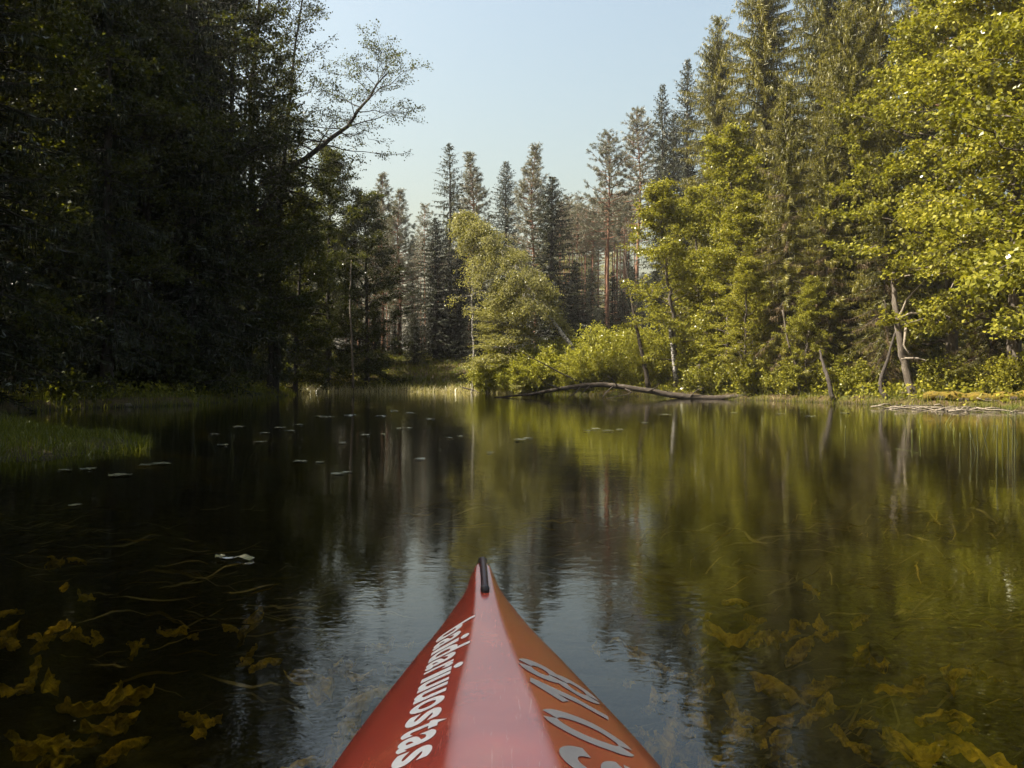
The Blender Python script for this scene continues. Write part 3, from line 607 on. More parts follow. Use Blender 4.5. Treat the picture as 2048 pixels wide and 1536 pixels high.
# fallen log with stubs
lp = [(1540, 789, 31.8), (1480, 793, 32.4), (1420, 796, 33), (1350, 791, 33.6), (1280, 779, 34.2), (1200, 769.5, 34.8), (1130, 776, 35.2), (1070, 787, 35.5), (990, 795, 35.8)]
P = smooth_path(px_path(lp), 40, rg, 0.022); b = P[0].copy()
fl = tag(link('fallen_log', None, None, b), 'long arched fallen log with broken branch stubs lying across the water', 'log')
g = Geo(); tube(g, P-b, np.interp(np.linspace(0, 1, 40), [0, 0.35, 0.75, 1], [0.09, 0.13, 0.10, 0.03]), 10); link('trunk', g.mesh('trunk', M['log'], True), fl)
for pts in [[(1225, 774, 34.5), (1212, 785, 34.2), (1205, 797, 34)], [(1160, 775, 34.9), (1150, 786, 34.6), (1135, 796, 34.4)], [(1250, 778, 34.3), (1262, 786, 34), (1215, 797, 33.8)],
            [(1295, 783, 34), (1312, 775, 33.7), (1318, 766, 33.5)], [(1120, 777, 35.2), (1095, 768, 35), (1075, 752, 34.9)], [(1380, 795, 33.2), (1392, 782, 33.1), (1410, 774, 33)], [(1235, 774, 34.5), (1228, 762, 34.4), (1215, 752, 34.3)], [(1440, 795, 32.8), (1446, 805, 32.6)], [(1325, 788, 33.8), (1340, 780, 33.6)], [(1180, 772, 34.8), (1166, 784, 34.4), (1158, 795, 34.2)]]:
    g = Geo(); tube(g, smooth_path(px_path(pts), 6)-b, np.linspace(0.035, 0.012, 6), 5); link('branch_stub', g.mesh('branch_stub', M['log'], True), fl)
stem('slanting_pole', [(1185, 775, 41), (1120, 745, 41.3), (1020, 692, 41.6)], 0.06, 'log', 'thin dead pole slanting left from the willow thicket', 'branch', 6)
stem('bank_branch', [(925, 775, 46), (945, 780, 45.6), (960, 786, 45)], 0.05, 'log', 'short dark branch on the green bank edge', 'branch', 6)
stem('fallen_log', [(-60, 740, 26), (30, 775, 25.6), (90, 796, 25.2), (150, 808, 24.6), (260, 812, 23.5)], 0.17, 'bark', 'grey fallen trunk curving down to the water behind the grass hummock', 'log', rt=0.5)
# mossy log and drift sticks on the right bank
P = np.array([at(p_, 797, d_) for p_, d_ in zip(np.linspace(1850, 2075, 24), np.linspace(24.2, 21.6, 24))]); P[:, 2] = [max(0.2, gz(a_, b_))+0.09+0.03*math.sin(a_*5) for a_, b_, _ in P]; b = P[0].copy()
ml = tag(link('mossy_log', None, None, b), 'orange-green mossy log lying along the bank', 'log')
g = Geo(); tube(g, P-b, 0.13+0.03*np.sin(np.arange(24)*1.3)+rg.uniform(-0.01, 0.01, 24), 12); link('moss_cover', g.mesh('moss_cover', M['moss'], True), ml)
g = Geo(); tube(g, P-b-np.array([0, 0, 0.05]), 0.115, 10); link('trunk', g.mesh('trunk', M['log'], True), ml)
for k in range(26):
    px = rg.uniform(1775, 2040); py = rg.uniform(803, 818)+(px-1780)*0.015; d = wd(py, 0.06); L_ = rg.uniform(0.4, 1.5)
    a = rg.normal(0, 0.5); c = at(px, py, d); c[2] = max(0.03, gz(c[0], c[1])+0.03)
    dv = np.array([math.cos(a), math.sin(a), rg.normal(0, 0.06)])*L_/2
    Q = c+np.linspace(-1, 1, 7)[:, None]*dv+rg.normal(0, 0.025, (7, 3)); bb = Q[0].copy()
    g = Geo(); tube(g, Q-bb, np.linspace(0.022, 0.007, 7), 5)
    tag(link('drift_stick', g.mesh('drift_stick', M['dry_wood'], True), None, bb), 'pale drift stick washed up below the leaning grey trunk', 'stick', 'drift sticks on the right bank')
def stone_mesh(seed):
    r = np.random.default_rng(seed); n, m = 9, 12; V = []
    for i in range(n):
        th = pi*(i+0.02)/(n-1+0.04)
        for j in range(m): V.append((math.sin(th)*math.cos(2*pi*j/m), math.sin(th)*math.sin(2*pi*j/m)*0.75, math.cos(th)*0.5))
    V = np.array(V); V *= 1+0.13*wnoise(V[:, 0:1]*2+seed, V[:, 1:2]*2+V[:, 2:3]*3, 1.0)
    i = np.arange(n-1)[:, None]*m; j = np.arange(m)[None]; F = np.stack([i+j, i+m+j, i+m+(j+1) % m, i+(j+1) % m], -1).reshape(-1, 4)
    return mesh('bank_stone', V, F, M['stone'], smooth=True)
SM = [stone_mesh(k) for k in range(3)]
for k, px in enumerate([1885, 1920, 1935, 1962, 1978, 2002, 2018, 2040, 1905, 1950]):
    py = 806+rg.uniform(0, 8); d = wd(py, 0.05); c = at(px, py, d); c[2] = max(0.02, gz(c[0], c[1]))
    o = link('bank_stone', SM[k % 3], None, c, rg.uniform(0, 6), rg.uniform(0.1, 0.24)); tag(o, 'pale stone at the waterline in front of the mossy log', 'stone', 'stones along the mossy log')

# ------------------------------------------------------------------ grass, sedge, ground cover
def blades(name, pts, h, w, mat, lean=0.35, seed=0, tint=(0.45, 0.22), curl=0.35):
    r = np.random.default_rng(seed); n = len(pts); g = Geo()
    a = r.uniform(0, 2*pi, n); hd = np.stack([np.cos(a), np.sin(a), 0*a], -1); H = (r.uniform(0.4, 1.2, n)*h*(1+0.55*wnoise(pts[:, 0], pts[:, 1], 2.7)))[:, None]
    ln = np.abs(r.normal(0, lean, n))[:, None]; a2 = r.uniform(0, 2*pi, n); S = np.stack([np.cos(a2), np.sin(a2), 0*a2], -1)*(w*r.uniform(0.7, 1.3, n))[:, None]
    up = np.array([0, 0, 1.0])
    m1 = pts+up*H*0.55+hd*ln*H*0.4; tp = pts+up*H*(1-curl*ln)+hd*ln*H*1.2
    V = np.stack([pts-S*0.5, pts+S*0.5, m1+S*0.4, m1-S*0.4, tp+S*0.06, tp-S*0.06], 1).reshape(-1, 3)
    i = np.arange(n)[:, None]*6
    F = np.concatenate([i+np.array([[0, 1, 2, 3]]), i+np.array([[3, 2, 4, 5]])]); t = np.clip(r.normal(*tint, n), 0, 1)
    g.add(V, F, np.concatenate([t, t])); return g.mesh(name, M[mat])
def scatter(x0, x1, y0, y1, n, smin, smax, seed, cond=None):
    r = np.random.default_rng(seed); x = r.uniform(x0, x1, n); y = r.uniform(y0, y1, n); s = pond_sd(x, y)
    k = (s > smin) & (s < smax)
    if cond is not None: k &= cond(x, y)
    x, y = x[k], y[k]; return np.stack([x, y, ground_z(x, y)-0.02], -1)
tag(link('grass_hummock', blades('grass_hummock', scatter(-9, -3.5, 7, 14.5, 24000, -0.25, 5, 1), 0.17, 0.008, 'grass', 0.7, 1, (0.30, 0.22))), 'short green grass on the left shore hummock', 'grass', kind='stuff')
tag(link('bank_grass', blades('bank_grass', scatter(-15, 14, 20, 56, 90000, -0.3, 1.8, 2), 0.30, 0.018, 'grass', 0.4, 2)), 'green grass fringe along the far water edge', 'grass', kind='stuff')
tag(link('dry_sedge', blades('dry_sedge', scatter(-14, 1, 44, 54, 15000, -0.9, 0.4, 3), 0.5, 0.02, 'sedge', 0.8, 3, (0.7, 0.25))), 'pale dry sedge leaning over the far shaded shore', 'sedge', kind='stuff')
tag(link('slope_grass', blades('slope_grass', scatter(-18, 6, 50, 72, 26000, 1.5, 25, 4), 0.35, 0.03, 'grass', 0.5, 4)), 'grass and low herbs on the shaded slope', 'grass', kind='stuff')
pt = np.concatenate([scatter(-1, 16, 20, 48, 30000, 0.2, 5.0, 6), scatter(-20, -8, 18, 60, 16000, 0.3, 5, 7)]); r = np.random.default_rng(8)
g = Geo(); n = len(pt); pt = pt+np.stack([0*pt[:, 0], 0*pt[:, 0], r.uniform(0.02, 0.45, n)], -1)
cards(g, pt, r.normal(0, 1, (n, 3)), nrm(r.normal(0, .5, (n, 3))+np.array([0, 0, 1])), r.uniform(0.08, 0.2, n), r.uniform(0.06, 0.13, n), np.clip(r.normal(.45, .22, n), 0, 1), 0.1)
tag(link('ground_cover', g.mesh('ground_cover', M['alder'])), 'leafy low herbs covering the forest floor', 'undergrowth', kind='stuff')

# reeds standing in the water
def reed(px, py, hpx, lean=0.0, label=None, group=None, mat='dark_reed', r0=0.011, bend=0.0):
    d = wd(py); h = hpx/FPX*d; b = at(px, py, d); b[2] = 0
    s = np.linspace(0, 1, 8)[:, None]
    P = np.array([lean*h, 0, h])*s+np.array([bend*h, 0, -abs(bend)*h*0.55])*s**2.5+np.array([0, 0, -0.25])*(1-s)
    g = Geo(); tube(g, P, np.linspace(r0, r0*0.35, 8), 5)
    tag(link('reed', g.mesh('reed', M[mat], True), None, b), label, 'reed', group)
M['dark_reed'] = rough_mat('dark_reed', [(0.3, (0.03, 0.03, 0.012)), (0.7, (0.07, 0.07, 0.02))], 20, bump=0.1, rough=0.5)
M['green_reed'] = rough_mat('green_reed', [(0.3, (0.06, 0.075, 0.015)), (0.7, (0.12, 0.13, 0.03))], 20, bump=0.1, rough=0.5)
for px, py, h, ln, bd in [(1958, 905, 62, -0.08, 0), (1960, 906, 55, -0.3, -0.1), (1992, 935, 85, 0.03, 0), (2017, 900, 80, -0.02, 0), (2024, 905, 85, 0.02, 0), (1690, 880, 30, 0.02, 0), (1815, 860, 38, -0.15, 0),
                      (1965, 880, 30, 0.3, 0.1), (1975, 882, 32, -0.2, -0.2), (2005, 895, 60, 0, 0), (2043, 890, 50, -0.3, -0.2), (1920, 905, 40, 0.0, 0), (1880, 840, 20, 0.05, 0), (2030, 915, 90, 0.0, 0), (1945, 915, 48, -.1, 0)]:
    reed(px, py, h, ln, 'dark upright reed stem standing in the shallow water at the right', 'dark reed stems', bend=bd)
for px, py, h, ln, bd in [(1885, 850, 24, 0.3, 0.4), (1880, 852, 28, -0.2, -0.3), (1890, 851, 22, 0.5, 0.5), (1935, 848, 30, 0.1, 0.2), (1990, 846, 28, -0.2, 0.2), (2040, 850, 40, -0.4, -0.5), (1830, 842, 16, 0.4, 0.4),
                      (1790, 840, 22, -0.1, 0), (1760, 838, 10, 0.2, 0), (2010, 845, 35, 0.2, 0.2), (1960, 843, 26, 0, 0.3), (1838, 880, 30, 0.1, 0), (1825, 885, 26, -0.05, 0), (1905, 872, 18, 0.1, .1)]:
    reed(px, py, h, ln, 'green grass-like reed blade in the shallow water at the right', 'green reed blades', 'green_reed', 0.010, bd)
reed(1890, 906, 36, -1.4, 'single long reed arching over and back toward the water', None, 'green_reed', 0.006, -1.4)
for px, py, h, ln, bd in [(470, 915, 50, -0.15, 0), (455, 910, 45, 0.2, 0.1), (480, 918, 60, 0.5, 0.5), (440, 905, 40, -0.3, -0.3), (655, 835, 12, 0.1, 0), (660, 836, 14, -.3, 0), (580, 838, 14, .3, .3), (505, 905, 36, 0.8, 0.5), (300, 900, 45, 0, 0), (318, 890, 50, .1, 0), (395, 905, 40, -.2, 0), (540, 850, 25, -.1, 0)]:
    reed(px, py, h, ln, 'thin green reed in the shaded water beyond the hummock', 'shaded reed stems', 'dark_reed', 0.006, bd)

# ------------------------------------------------------------------ floating pads, drowned leaves
M['pad'] = leaf_mat('lily_pad', (0.06, 0.065, 0.02), (0.10, 0.10, 0.035), (0.16, 0.15, 0.07), 0.1, 1.0, 0.25)
M['drowned'] = leaf_mat('drowned_lily_leaf', (0.14, 0.115, 0.012), (0.46, 0.35, 0.025), (0.66, 0.54, 0.09), 0.25, 0.05, 0.5)  # yellow raised so the leaves look sunlit even where trees shade them
M['weed'] = leaf_mat('water_weed', (0.03, 0.026, 0.006), (0.09, 0.07, 0.010), (0.30, 0.22, 0.03), 0.3, 0.1, 0.5)
def pad_mesh(seed, notch=True, wave=0.03, aspect=0.8, mat='pad'):
    r = np.random.default_rng(seed); n = 18; a0 = R(14) if notch else 0
    a = np.linspace(a0, 2*pi-a0, n); rr = 1+0.06*np.sin(a*3+r.uniform(0, 6))+r.normal(0, 0.02, n)
    ring = [np.zeros((n, 3))+np.array([0.25, 0, 0])]
    for f in (0.35, 0.7, 1.0):
        z = wave*np.sin(a*2+r.uniform(0, 6))*f**2+wave*0.8*np.sin(a*5+r.uniform(0, 6))*f**2
        ring.append(np.stack([np.cos(a)*rr*f+0.25*(1-f), np.sin(a)*rr*f*aspect, z], -1))
    V = np.concatenate(ring); i = np.arange(3)[:, None]*n; j = np.arange(n-1)[None]
    F = np.stack([i+j, i+n+j, i+n+j+1, i+j+1], -1).reshape(-1, 4)
    return mesh('leaf', V, F, M[mat], r.uniform(0.25, 0.75, len(F)), smooth=True)
PADS = [pad_mesh(k, True, 0.03) for k in range(4)]
pads = [(600, 922, .15), (640, 924, .1), (675, 947, .14), (695, 944, .1), (322, 927, .2), (290, 930, .13), (240, 950, .2), (130, 940, .13), (175, 938, .18), (800, 857, .14), (820, 856, .12), (730, 870, .18), (765, 869, .1), (640, 833, .3), (660, 834, .2),
        (1190, 858, .2), (1215, 862, .2), (1240, 860, .15), (1175, 862, .16), (1040, 880, .2), (1055, 876, .14), (790, 822, .3), (820, 826, .25), (700, 830, .3), (760, 832, .3), (560, 855, .2), (480, 853, .25), (530, 866, .2), (445, 890, .18),
        (520, 884, .16), (840, 918, .14), (900, 876, .12), (920, 873, .12), (685, 886, .12), (150, 1012, .09), (580, 862, .2), (600, 850, .2), (1330, 830, .3), (1470, 826, .25), (1560, 828, .3), (1620, 832, .3), (1690, 826, .3), (1860, 842, .15), (1990, 852, .14), (860, 838, .2), (1290, 845, .2), (430, 868, .2), (980, 905, .1)]
for k, (px, py, r_) in enumerate(pads):
    d = wd(py, 0.006); c = at(px, py, d); c[2] = 0.008+0.0005*k % 0.01
    o = link('lily_pad', PADS[k % 4], None, c, rg.uniform(0, 6), r_*0.5); tag(o, 'small lily pad floating flat on the calm water', 'lily pad', 'floating lily pads')
c = at(462, 1116, wd(1116, 0.012)); c[2] = 0.013
fl_ = tag(link('floating_leaf', None, None, c), 'curled pale grey leaf floating alone on dark water', 'leaf')
link('blade', pad_mesh(90, False, 0.10, 0.35), fl_, (0.03, 0, 0), 0.2, 0.075); link('blade', pad_mesh(91, False, 0.12, 0.4), fl_, (-0.05, 0.02, 0.002), 2.6, 0.045)

def crumple(seed):
    r = np.random.default_rng(seed); n = 25; u_, v_ = np.meshgrid(np.linspace(-1, 1, n), np.linspace(-1, 1, n))
    q = r.uniform(0, 6, 9)
    w = (1-np.abs(u_)**2.2)*(0.72+0.2*np.sin(u_*5+q[0])+0.12*np.sin(u_*13+q[1]+v_))
    x = u_+0.16*np.sin(v_*3+q[2])+0.05*np.sin(v_*9+u_*7+q[3]); y = v_*w*0.62+0.2*np.sin(u_*2+q[4])
    ed = np.abs(v_)**2
    z = 0.24*np.sin(u_*2.2+q[5])+0.20*np.sin(v_*3+u_*2+q[6])+0.10*ed*np.sin(u_*11+q[7])+0.05*np.sin(u_*17+v_*9+q[8])+r.normal(0, 0.012, u_.shape)
    i = np.arange(n-1)[:, None]*n+np.arange(n-1)[None]
    uc = (u_[1:, 1:]+u_[:-1, :-1])/2; vc = (v_[1:, 1:]+v_[:-1, :-1])/2
    t = 0.42+0.16*np.sin(uc*3+q[0])*np.cos(vc*3+q[1])+0.12*np.sin(uc*16+np.abs(vc)*12)+r.normal(0, 0.10, uc.shape)
    return mesh('drowned_leaf', np.stack([x, y, z], -1).reshape(-1, 3), np.stack([i, i+1, i+1+n, i+n], -1).reshape(-1, 4), M['drowned'], np.clip(t, 0, 1).ravel(), smooth=True)
CR = [crumple(k) for k in range(7)]
dl = [(620, 1372, .13), (1455, 1265, .12), (1565, 1385, .14), (1460, 1478, .10), (1600, 1300, .10), (1650, 1400, .10), (500, 1255, .11), (345, 1262, .10), (270, 1300, .08), (110, 1262, .10), (200, 1405, .14), (210, 1450, .11), (60, 1500, .12), (120, 1530, .13),
      (690, 1340, .11), (700, 1480, .12), (655, 1525, .10), (1350, 1440, .10), (1365, 1500, .11), (1300, 1480, .08), (1410, 1530, .1), (1500, 1240, .09), (1550, 1275, .09), (1760, 1330, .10), (1800, 1380, .09), (1820, 1500, .12), (1960, 1520, .14), (1930, 1350, .08), (1700, 1480, .08),
      (530, 1330, .08), (760, 1290, .08), (1290, 1330, .09), (1330, 1390, .09), (20, 1270, .1), (150, 1260, .07), (170, 1190, .09), (110, 1130, .1), (60, 1350, .08), (780, 1340, .1), (740, 1400, .12), (1390, 1390, .08), (1400, 1300, .08), (1250, 1290, .07), (1480, 1420, .08), (1890, 1440, .09), (1560, 1490, .1), (1640, 1250, .08), (400, 1440, .07)]
dl2 = []
for px, py, r_ in dl:
    dl2.append((px, py, r_))
    for q in range(rg.integers(1, 4)): dl2.append((px+rg.normal(0, 38), min(1535, py+rg.normal(0, 24)), r_*rg.uniform(0.5, 0.95)))
for k, (px, py, r_) in enumerate(dl2):
    z = -rg.uniform(0.07, 0.30); d = wd(py, z); r_ *= 0.72; c = at(px, py, d)
    o = link('drowned_leaf', CR[k % 7], None, c, rg.uniform(0, 6), (r_, r_, r_*0.9)); o.rotation_euler = (rg.normal(0, .35), rg.normal(0, .35), rg.uniform(0, 6))
    tag(o, 'crumpled yellow lily leaf under the water surface', 'leaf', 'drowned yellow lily leaves')
r = np.random.default_rng(99); n = 4200
x = r.uniform(-4.5, 4.5, n); y = r.uniform(0.8, 7.5, n); cl = wnoise(x, y, 1.3)+0.5*wnoise(x, y, 3.1); k = cl > 0.38
x, y = x[k], y[k]; n = len(x); z = -r.uniform(0.15, 0.6, n); g = Geo()
for k in range(n):
    a_ = 0.5+0.5*wnoise(x[k:k+1], y[k:k+1], 0.8)[0]+r.normal(0, 0.25); L_ = r.uniform(0.12, 0.5); w_ = r.uniform(0.003, 0.011)
    t_ = np.linspace(0, 1, 6); an = a_+np.cumsum(r.normal(0, 0.16, 6)); st = np.stack([np.cos(an), np.sin(an), r.normal(0, 0.25, 6)], -1)*L_/5
    Pc = np.array([x[k], y[k], z[k]])+np.cumsum(st, 0); Sd = nrm(np.cross(st, r.normal(0, 0.6, 3)+np.array([0, 0, 1])))*(w_*np.sin(pi*(0.08+0.88*t_)))[:, None]
    V_ = np.concatenate([Pc-Sd, Pc+Sd]); F_ = np.array([[q, q+1, q+7, q+6] for q in range(5)]); g.add(V_, F_, np.full(5, np.clip(r.normal(.3, .22), 0, 1)))
tag(link('water_weed', g.mesh('water_weed', M['weed'])), 'streaming yellow-brown water weed below the surface', 'water weed', kind='stuff')

# ------------------------------------------------------------------ kayak
def kayak_paint():
    m, nt = newmat('red_kayak_plastic'); L = nt.links
    tc = nd(nt, 'ShaderNodeTexCoord')
    n1 = nd(nt, 'ShaderNodeTexNoise'); n1.inputs['Scale'].default_value = 7; n1.inputs['Detail'].default_value = 6
    L.new(tc.outputs['Object'], n1.inputs[0])
    col = ramp(nt, [(0.3, (0.31, 0.036, 0.022)), (0.55, (0.38, 0.054, 0.028)), (0.75, (0.43, 0.085, 0.040))], n1.outputs[0])
    mp = nd(nt, 'ShaderNodeMapping'); mp.inputs['Scale'].default_value = (34, 3.2, 20); mp.inputs['Rotation'].default_value = (0, 0, R(24))
    L.new(tc.outputs['Object'], mp.inputs[0])
    n2 = nd(nt, 'ShaderNodeTexNoise'); n2.inputs['Scale'].default_value = 3; n2.inputs['Detail'].default_value = 8; n2.inputs['Distortion'].default_value = 0.8; n2.inputs['Roughness'].default_value = 0.72
    L.new(mp.outputs[0], n2.inputs[0])
    sc = ramp(nt, [(0.60, (0, 0, 0)), (0.68, (1, 1, 1))], n2.outputs[0])
    f = nd(nt, 'ShaderNodeMath', operation='MULTIPLY'); f.inputs[1].default_value = 0.45; L.new(sc, f.inputs[0])
    mx = nd(nt, 'ShaderNodeMix', data_type='RGBA'); L.new(f.outputs[0], mx.inputs[0]); L.new(col, mx.inputs[6]); mx.inputs[7].default_value = (0.62, 0.30, 0.22, 1)
    p = nd(nt, 'ShaderNodeBsdfPrincipled'); L.new(mx.outputs[2], p.inputs['Base Color'])
    p.inputs['Roughness'].default_value = 0.27; p.inputs['Specular IOR Level'].default_value = 1.0
    p.inputs['Coat Weight'].default_value = 0.8; p.inputs['Coat Roughness'].default_value = 0.22; p.inputs['Coat IOR'].default_value = 1.6
    n3 = nd(nt, 'ShaderNodeTexNoise'); n3.inputs['Scale'].default_value = 700; L.new(tc.outputs['Object'], n3.inputs[0])
    b = nd(nt, 'ShaderNodeBump'); b.inputs['Strength'].default_value = 0.05; b.inputs['Distance'].default_value = 0.001
    L.new(n3.outputs[0], b.inputs['Height']); L.new(b.outputs[0], p.inputs['Normal'])
    o = nd(nt, 'ShaderNodeOutputMaterial'); L.new(p.outputs[0], o.inputs[0]); return m
M['kayak'] = kayak_paint()
def plain(name, col, rough=0.5, spec=0.4):
    return rough_mat(name, [(0.3, tuple(c*0.85 for c in col)), (0.7, col)], 30, bump=0.05, rough=rough, spec=spec)
M['white_vinyl'] = plain('white_vinyl', (0.74, 0.74, 0.72), 0.4)
M['grey_vinyl'] = plain('grey_vinyl', (0.27, 0.25, 0.235), 0.55)
M['rubber'] = plain('dark_rubber', (0.035, 0.018, 0.02), 0.45)
M['black'] = plain('black_plastic', (0.02, 0.02, 0.022), 0.5)
kx = lambda y: 0.053-0.062*y
GY = [-2.35, -2.2, -1.9, -1.3, -0.6, 0.0, 0.6, 1.05, 1.245, 1.665, 1.95, 2.067, 2.13, 2.165]
GW = [0.008, 0.03, 0.10, 0.24, 0.31, 0.325, 0.32, 0.29, 0.257, 0.162, 0.082, 0.042, 0.026, 0.010]
GZ = [0.33, 0.29, 0.24, 0.22, 0.225, 0.225, 0.23, 0.235, 0.24, 0.25, 0.272, 0.302, 0.328, 0.343]
RW = [0.004, 0.014, 0.022, 0.05, 0.09, 0.10, 0.095, 0.075, 0.065, 0.033, 0.0235, 0.021, 0.016, 0.006]
RZ = [0.335, 0.31, 0.29, 0.30, 0.33, 0.335, 0.335, 0.333, 0.332, 0.334, 0.342, 0.348, 0.352, 0.350]
ys = np.unique(np.concatenate([np.linspace(-2.35, 1.6, 90), np.linspace(1.6, 2.165, 50)]))
def cr(xs, vs_, x):     # smooth interpolation
    xs = np.array(xs); vs_ = np.array(vs_); m = np.gradient(vs_, xs); k = np.clip(np.searchsorted(xs, x)-1, 0, len(xs)-2)
    h = xs[k+1]-xs[k]; t = np.clip((x-xs[k])/h, 0, 1)
    return (2*t**3-3*t**2+1)*vs_[k]+(t**3-2*t**2+t)*h*m[k]+(-2*t**3+3*t**2)*vs_[k+1]+(t**3-t**2)*h*m[k+1]
def section(y):
    """deck profile from left gunwale to right gunwale: offsets x and z"""
    gw, gz_, rw, rz = (float(cr(GY, a, np.array(y))) for a in (GW, GZ, RW, RZ))
    rw = min(rw, gw*0.9); e = 0.05*(gw-rw); rs = []
    H_ = rz-gz_
    half = [(gw, gz_-0.004), (gw*0.992, gz_+0.004), (gw-0.18*(gw-rw), gz_+0.18*H_+0.005*min(1, gw/0.2)), (gw-0.5*(gw-rw), gz_+0.5*H_+0.007*min(1, gw/0.2)), (rw+3*e, rz-0.15*H_+0.003*min(1, gw/0.2)),
            (rw+0.8*e, rz-0.03*H_), (rw+0.1*e, rz-0.002*H_), (rw*0.8, rz+0.001), (rw*0.4, rz+0.0022)]
    L_ = [(-a, b) for a, b in half]; return np.array(L_+[(0, rz+0.0026)]+[(a, b) for a, b in half[::-1]])
S = np.array([section(y) for y in ys]); ns = S.shape[1]
V = np.stack([S[:, :, 0]+kx(ys)[:, None], np.repeat(ys[:, None], ns, 1), S[:, :, 1]], -1)
i = np.arange(len(ys)-1)[:, None]*ns+np.arange(ns-1)[None]; F = np.stack([i, i+1, i+1+ns, i+ns], -1).reshape(-1, 4)
cen = V.reshape(-1, 3)[F].mean(1)
keep = ((cen[:, 0]-kx(cen[:, 1]))/0.215)**2+((cen[:, 1]+0.12)/0.47)**2 > 1
ky = tag(link('kayak', None), 'red plastic kayak bow with white lettering and grey numerals pointing into the pond', 'kayak')
deck = link('deck', mesh('deck', V.reshape(-1, 3), F[keep], M['kayak'], smooth=True), ky)
# hull below the gunwale
hv = []
for y, s in zip(ys, S):
    gw, gz_ = s[-1]; t = min(1, max(0, (y+2.35)/4.515))
    endf = np.clip(min((2.165-y)/0.42, (y+2.35)/0.45), 0, 1)**0.55
    keel = gz_-0.004-(gz_+0.07)*endf
    pr = [(1, 0), (0.985, 0.18), (0.93, 0.42), (0.80, 0.68), (0.5, 0.9), (0, 1)]
    row = [(-gw*a, gz_+(keel-gz_)*b) for a, b in pr]+[(gw*a, gz_+(keel-gz_)*b) for a, b in pr[::-1][1:]]
    hv.append([(kx(y)+a, y, b) for a, b in row])
hv = np.array(hv); nh = hv.shape[1]
i = np.arange(len(ys)-1)[:, None]*nh+np.arange(nh-1)[None]
link('hull', mesh('hull', hv.reshape(-1, 3), np.stack([i, i+nh, i+nh+1, i+1], -1).reshape(-1, 4), M['kayak'], smooth=True), ky)
def deck_z(x, y):
    s = section(y); return float(np.interp(x-kx(y), s[:, 0], s[:, 1]))
a = np.linspace(0, 2*pi, 41)[:-1]; cyy = -0.12+0.48*np.sin(a); cxx = kx(cyy)+0.222*np.cos(a)
P = np.stack([cxx, cyy, [deck_z(p, q)+0.014 for p, q in zip(cxx, cyy)]], -1); P = np.concatenate([P, P[:1]])
g = Geo(); tube(g, P, 0.014, 8, cap=False); link('cockpit_rim', g.mesh('cockpit_rim', M['black'], True), ky)
g = Geo(); yy = np.linspace(-0.45, -0.05, 9); xx = np.linspace(-0.17, 0.17, 9); XX, YY = np.meshgrid(xx, yy)
i = np.arange(8)[:, None]*9+np.arange(8)[None]
g.add(np.stack([XX+kx(YY), YY, 0.05+1.3*XX**2+0.9*np.clip(-0.25-YY, 0, 1)], -1).reshape(-1, 3), np.stack([i, i+1, i+10, i+9], -1).reshape(-1, 4)); link('seat', g.mesh('seat', M['black'], True), ky)
# carry handle on the bow
hy = np.linspace(1.885, 2.145, 16); hx = kx(hy); hz = np.array([deck_z(p, q) for p, q in zip(hx, hy)])+0.006+0.012*np.sin(np.linspace(0, pi, 16))
g = Geo(); tube(g, np.stack([hx, hy, hz], -1), 0.0092, 8)
hd_ = link('carry_handle', g.mesh('carry_handle', M['rubber'], True), ky)
for q in (1.893, 2.135):
    g = Geo(); z0 = deck_z(kx(q), q); tube(g, np.array([(kx(q), q, z0-0.004), (kx(q), q, z0+0.012), (kx(q), q, z0+0.016)]), [0.011, 0.011, 0.006], 8); link('handle_bolt', g.mesh('handle_bolt', M['black']), hd_)

# lettering: drawn flat in plan, laid on the deck
def lay(name, V2, F, mat, parent):
    m = bpy.data.meshes.new(name); m.from_pydata([(x, y, 0) for x, y in V2], [], F)
    bm = bmesh.new(); bm.from_mesh(m)
    for _ in range(4):
        ed = [e for e in bm.edges if e.calc_length() > 0.012]
        if not ed: break
        bmesh.ops.subdivide_edges(bm, edges=ed, cuts=1); bmesh.ops.triangulate(bm, faces=[f_ for f_ in bm.faces if len(f_.verts) > 3])
    for v_ in bm.verts: v_.co.z = deck_z(v_.co.x, v_.co.y)+0.0013
    bm.to_mesh(m); bm.free(); m.materials.append(mat); m.update(); return link(name, m, parent)
def glyph(ch):
    cu = bpy.data.curves.new('glyph', 'FONT'); cu.body = ch; cu.size = 1; cu.offset = 0.024; cu.resolution_u = 5
    o = bpy.data.objects.new('glyph', cu); C.objects.link(o)
    dg = bpy.context.evaluated_depsgraph_get(); me = bpy.data.meshes.new_from_object(o.evaluated_get(dg))
    V_ = np.array([v_.co[:2] for v_ in me.vertices]); F_ = [list(p.vertices) for p in me.polygons]
    bpy.data.objects.remove(o); bpy.data.curves.remove(cu); bpy.data.meshes.remove(me); return V_, F_
GL = {c_: glyph(c_) for c_ in set('baidariuuostas')}
xw = GL['o'][0]; xh = xw[:, 1].max()
def on_deck(px, py):
    lo, hi = 0.6, 2.2
    for _ in range(40):
        d_ = (lo+hi)/2; p_ = at(px, py, d_)
        if p_[2] > deck_z(p_[0], p_[1]): lo = d_
        else: hi = d_
    return p_
A_, B_ = on_deck(877, 1277), on_deck(782, 1548)
y0, xb0, xb1 = A_[1], A_[0], B_[0]; LEN = A_[1]-B_[1]
adv = {'b': 1.0, 'a': .96, 'i': .52, 'd': 1.0, 'r': .68, 'u': .98, 'o': 1.02, 's': .92, 't': .66}
tot = sum(adv[c_] for c_ in 'baidariuuostas'); pos = 0.0
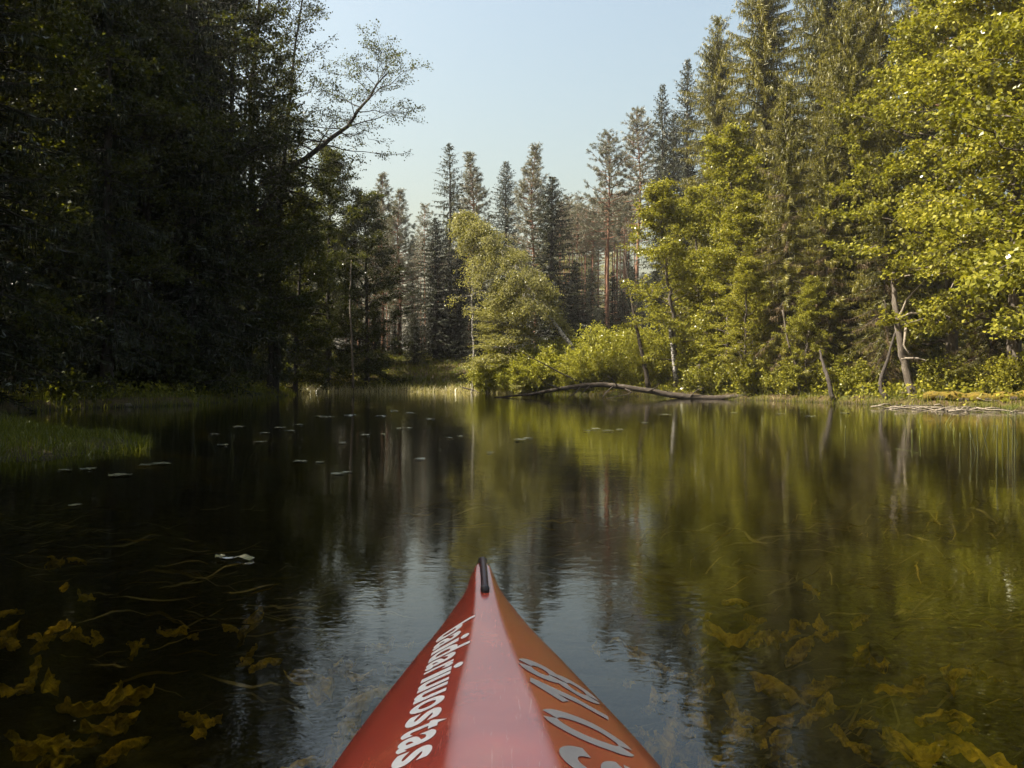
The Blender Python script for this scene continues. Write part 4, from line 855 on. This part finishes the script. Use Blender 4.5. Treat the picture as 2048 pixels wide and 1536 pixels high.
for c_ in 'baidariuuostas':
    V_, F_ = GL[c_]; w0 = V_[:, 0].min(); w1 = V_[:, 0].max(); cw_ = adv[c_]*LEN/tot*0.86
    ux = (V_[:, 0]-w0)/(w1-w0)*cw_; uy = V_[:, 1]/xh*0.054
    yy = y0-(pos*LEN/tot)-ux; bl = xb0+(xb1-xb0)*(y0-yy)/LEN
    lay('letter', np.stack([bl+uy, yy], -1), F_, M['white_vinyl'], deck); pos += adv[c_]
def stroke(parts, y0_, sx, x0, hgt, wid, w):
    """stencil numeral: each polyline (u across reading direction, v up) becomes one painted strip"""
    for pl in parts:
        P2 = np.array(pl, float); k = len(P2); t = np.linspace(0, k-1, 22)
        P2 = smooth_path(np.c_[P2, np.zeros(k)], 22)[:, :2] if k > 2 else np.stack([np.interp(t, range(k), P2[:, 0]), np.interp(t, range(k), P2[:, 1])], -1)
        Q = np.stack([x0+(1-P2[:, 1])*hgt, y0_+P2[:, 0]*wid], -1)
        T = nrm(np.gradient(Q, axis=0)); Nn = np.stack([-T[:, 1], T[:, 0]], -1)
        V2 = np.concatenate([Q+Nn*w*0.5, Q-Nn*w*0.5]); F_ = [[a_, a_+1, a_+23, a_+22] for a_ in range(21)]
        lay('numeral_stroke', V2, F_, M['grey_vinyl'], deck)
def arc(cx_, cy_, rx, ry, a0, a1, n=9):
    t = np.radians(np.linspace(a0, a1, n)); return [(cx_+rx*math.cos(q), cy_+ry*math.sin(q)) for q in t]
def numeral(parts, top, bot, wid, w):
    a_, b_ = on_deck(*top), on_deck(*bot); ym = (a_[1]+b_[1])/2
    stroke(parts, ym-wid/2, 1, a_[0], b_[0]-a_[0], wid, w)
numeral([arc(.5, .74, .36, .20, 100, 262), arc(.5, .74, .36, .20, 78, -80), arc(.5, .28, .38, .21, 98, 262), arc(.5, .28, .38, .21, 82, -84)], (1040, 1328), (1196, 1402), 0.084, 0.025)
numeral([[(0.62, 0.97), (0.56, 0.5), (0.5, 0.02)], [(0.60, 0.93), (0.32, 0.72), (0.12, 0.55)]], (1056, 1368), (1218, 1434), 0.076, 0.024)
numeral([arc(.5, .5, .38, .44, 100, 262), arc(.5, .5, .38, .44, 80, -82)], (1088, 1428), (1264, 1506), 0.092, 0.025)
numeral([arc(.5, .62, .38, .33, 20, 180)+[(0.12, .35)], arc(.5, .28, .38, .23, 165, 20), arc(.5, .28, .38, .23, 190, 370)], (1126, 1500), (1322, 1600), 0.098, 0.026)

# ------------------------------------------------------------------ thin haze, added to fade far trees and lift the blacks
m, nt = newmat('haze'); pv = nd(nt, 'ShaderNodeVolumePrincipled'); pv.inputs['Density'].default_value = 0.0003
pv.inputs['Color'].default_value = (0.96, 0.95, 0.93, 1); pv.inputs['Anisotropy'].default_value = 0.2
o = nd(nt, 'ShaderNodeOutputMaterial'); nt.links.new(pv.outputs[0], o.inputs['Volume'])
x0, x1, y0_, y1, z0, z1 = -1560, 1560, -1530, 1590, -2.2, 31
hV = [(a_, b_, c_) for c_ in (z0, z1) for b_ in (y0_, y1) for a_ in (x0, x1)]
tag(link('haze', mesh('haze', hV, [(0, 2, 3, 1), (4, 5, 7, 6), (0, 1, 5, 4), (2, 6, 7, 3), (0, 4, 6, 2), (1, 3, 7, 5)], m)), 'thin pale haze over the whole pond, added to fade far trees and lift dark areas', 'haze', kind='stuff')
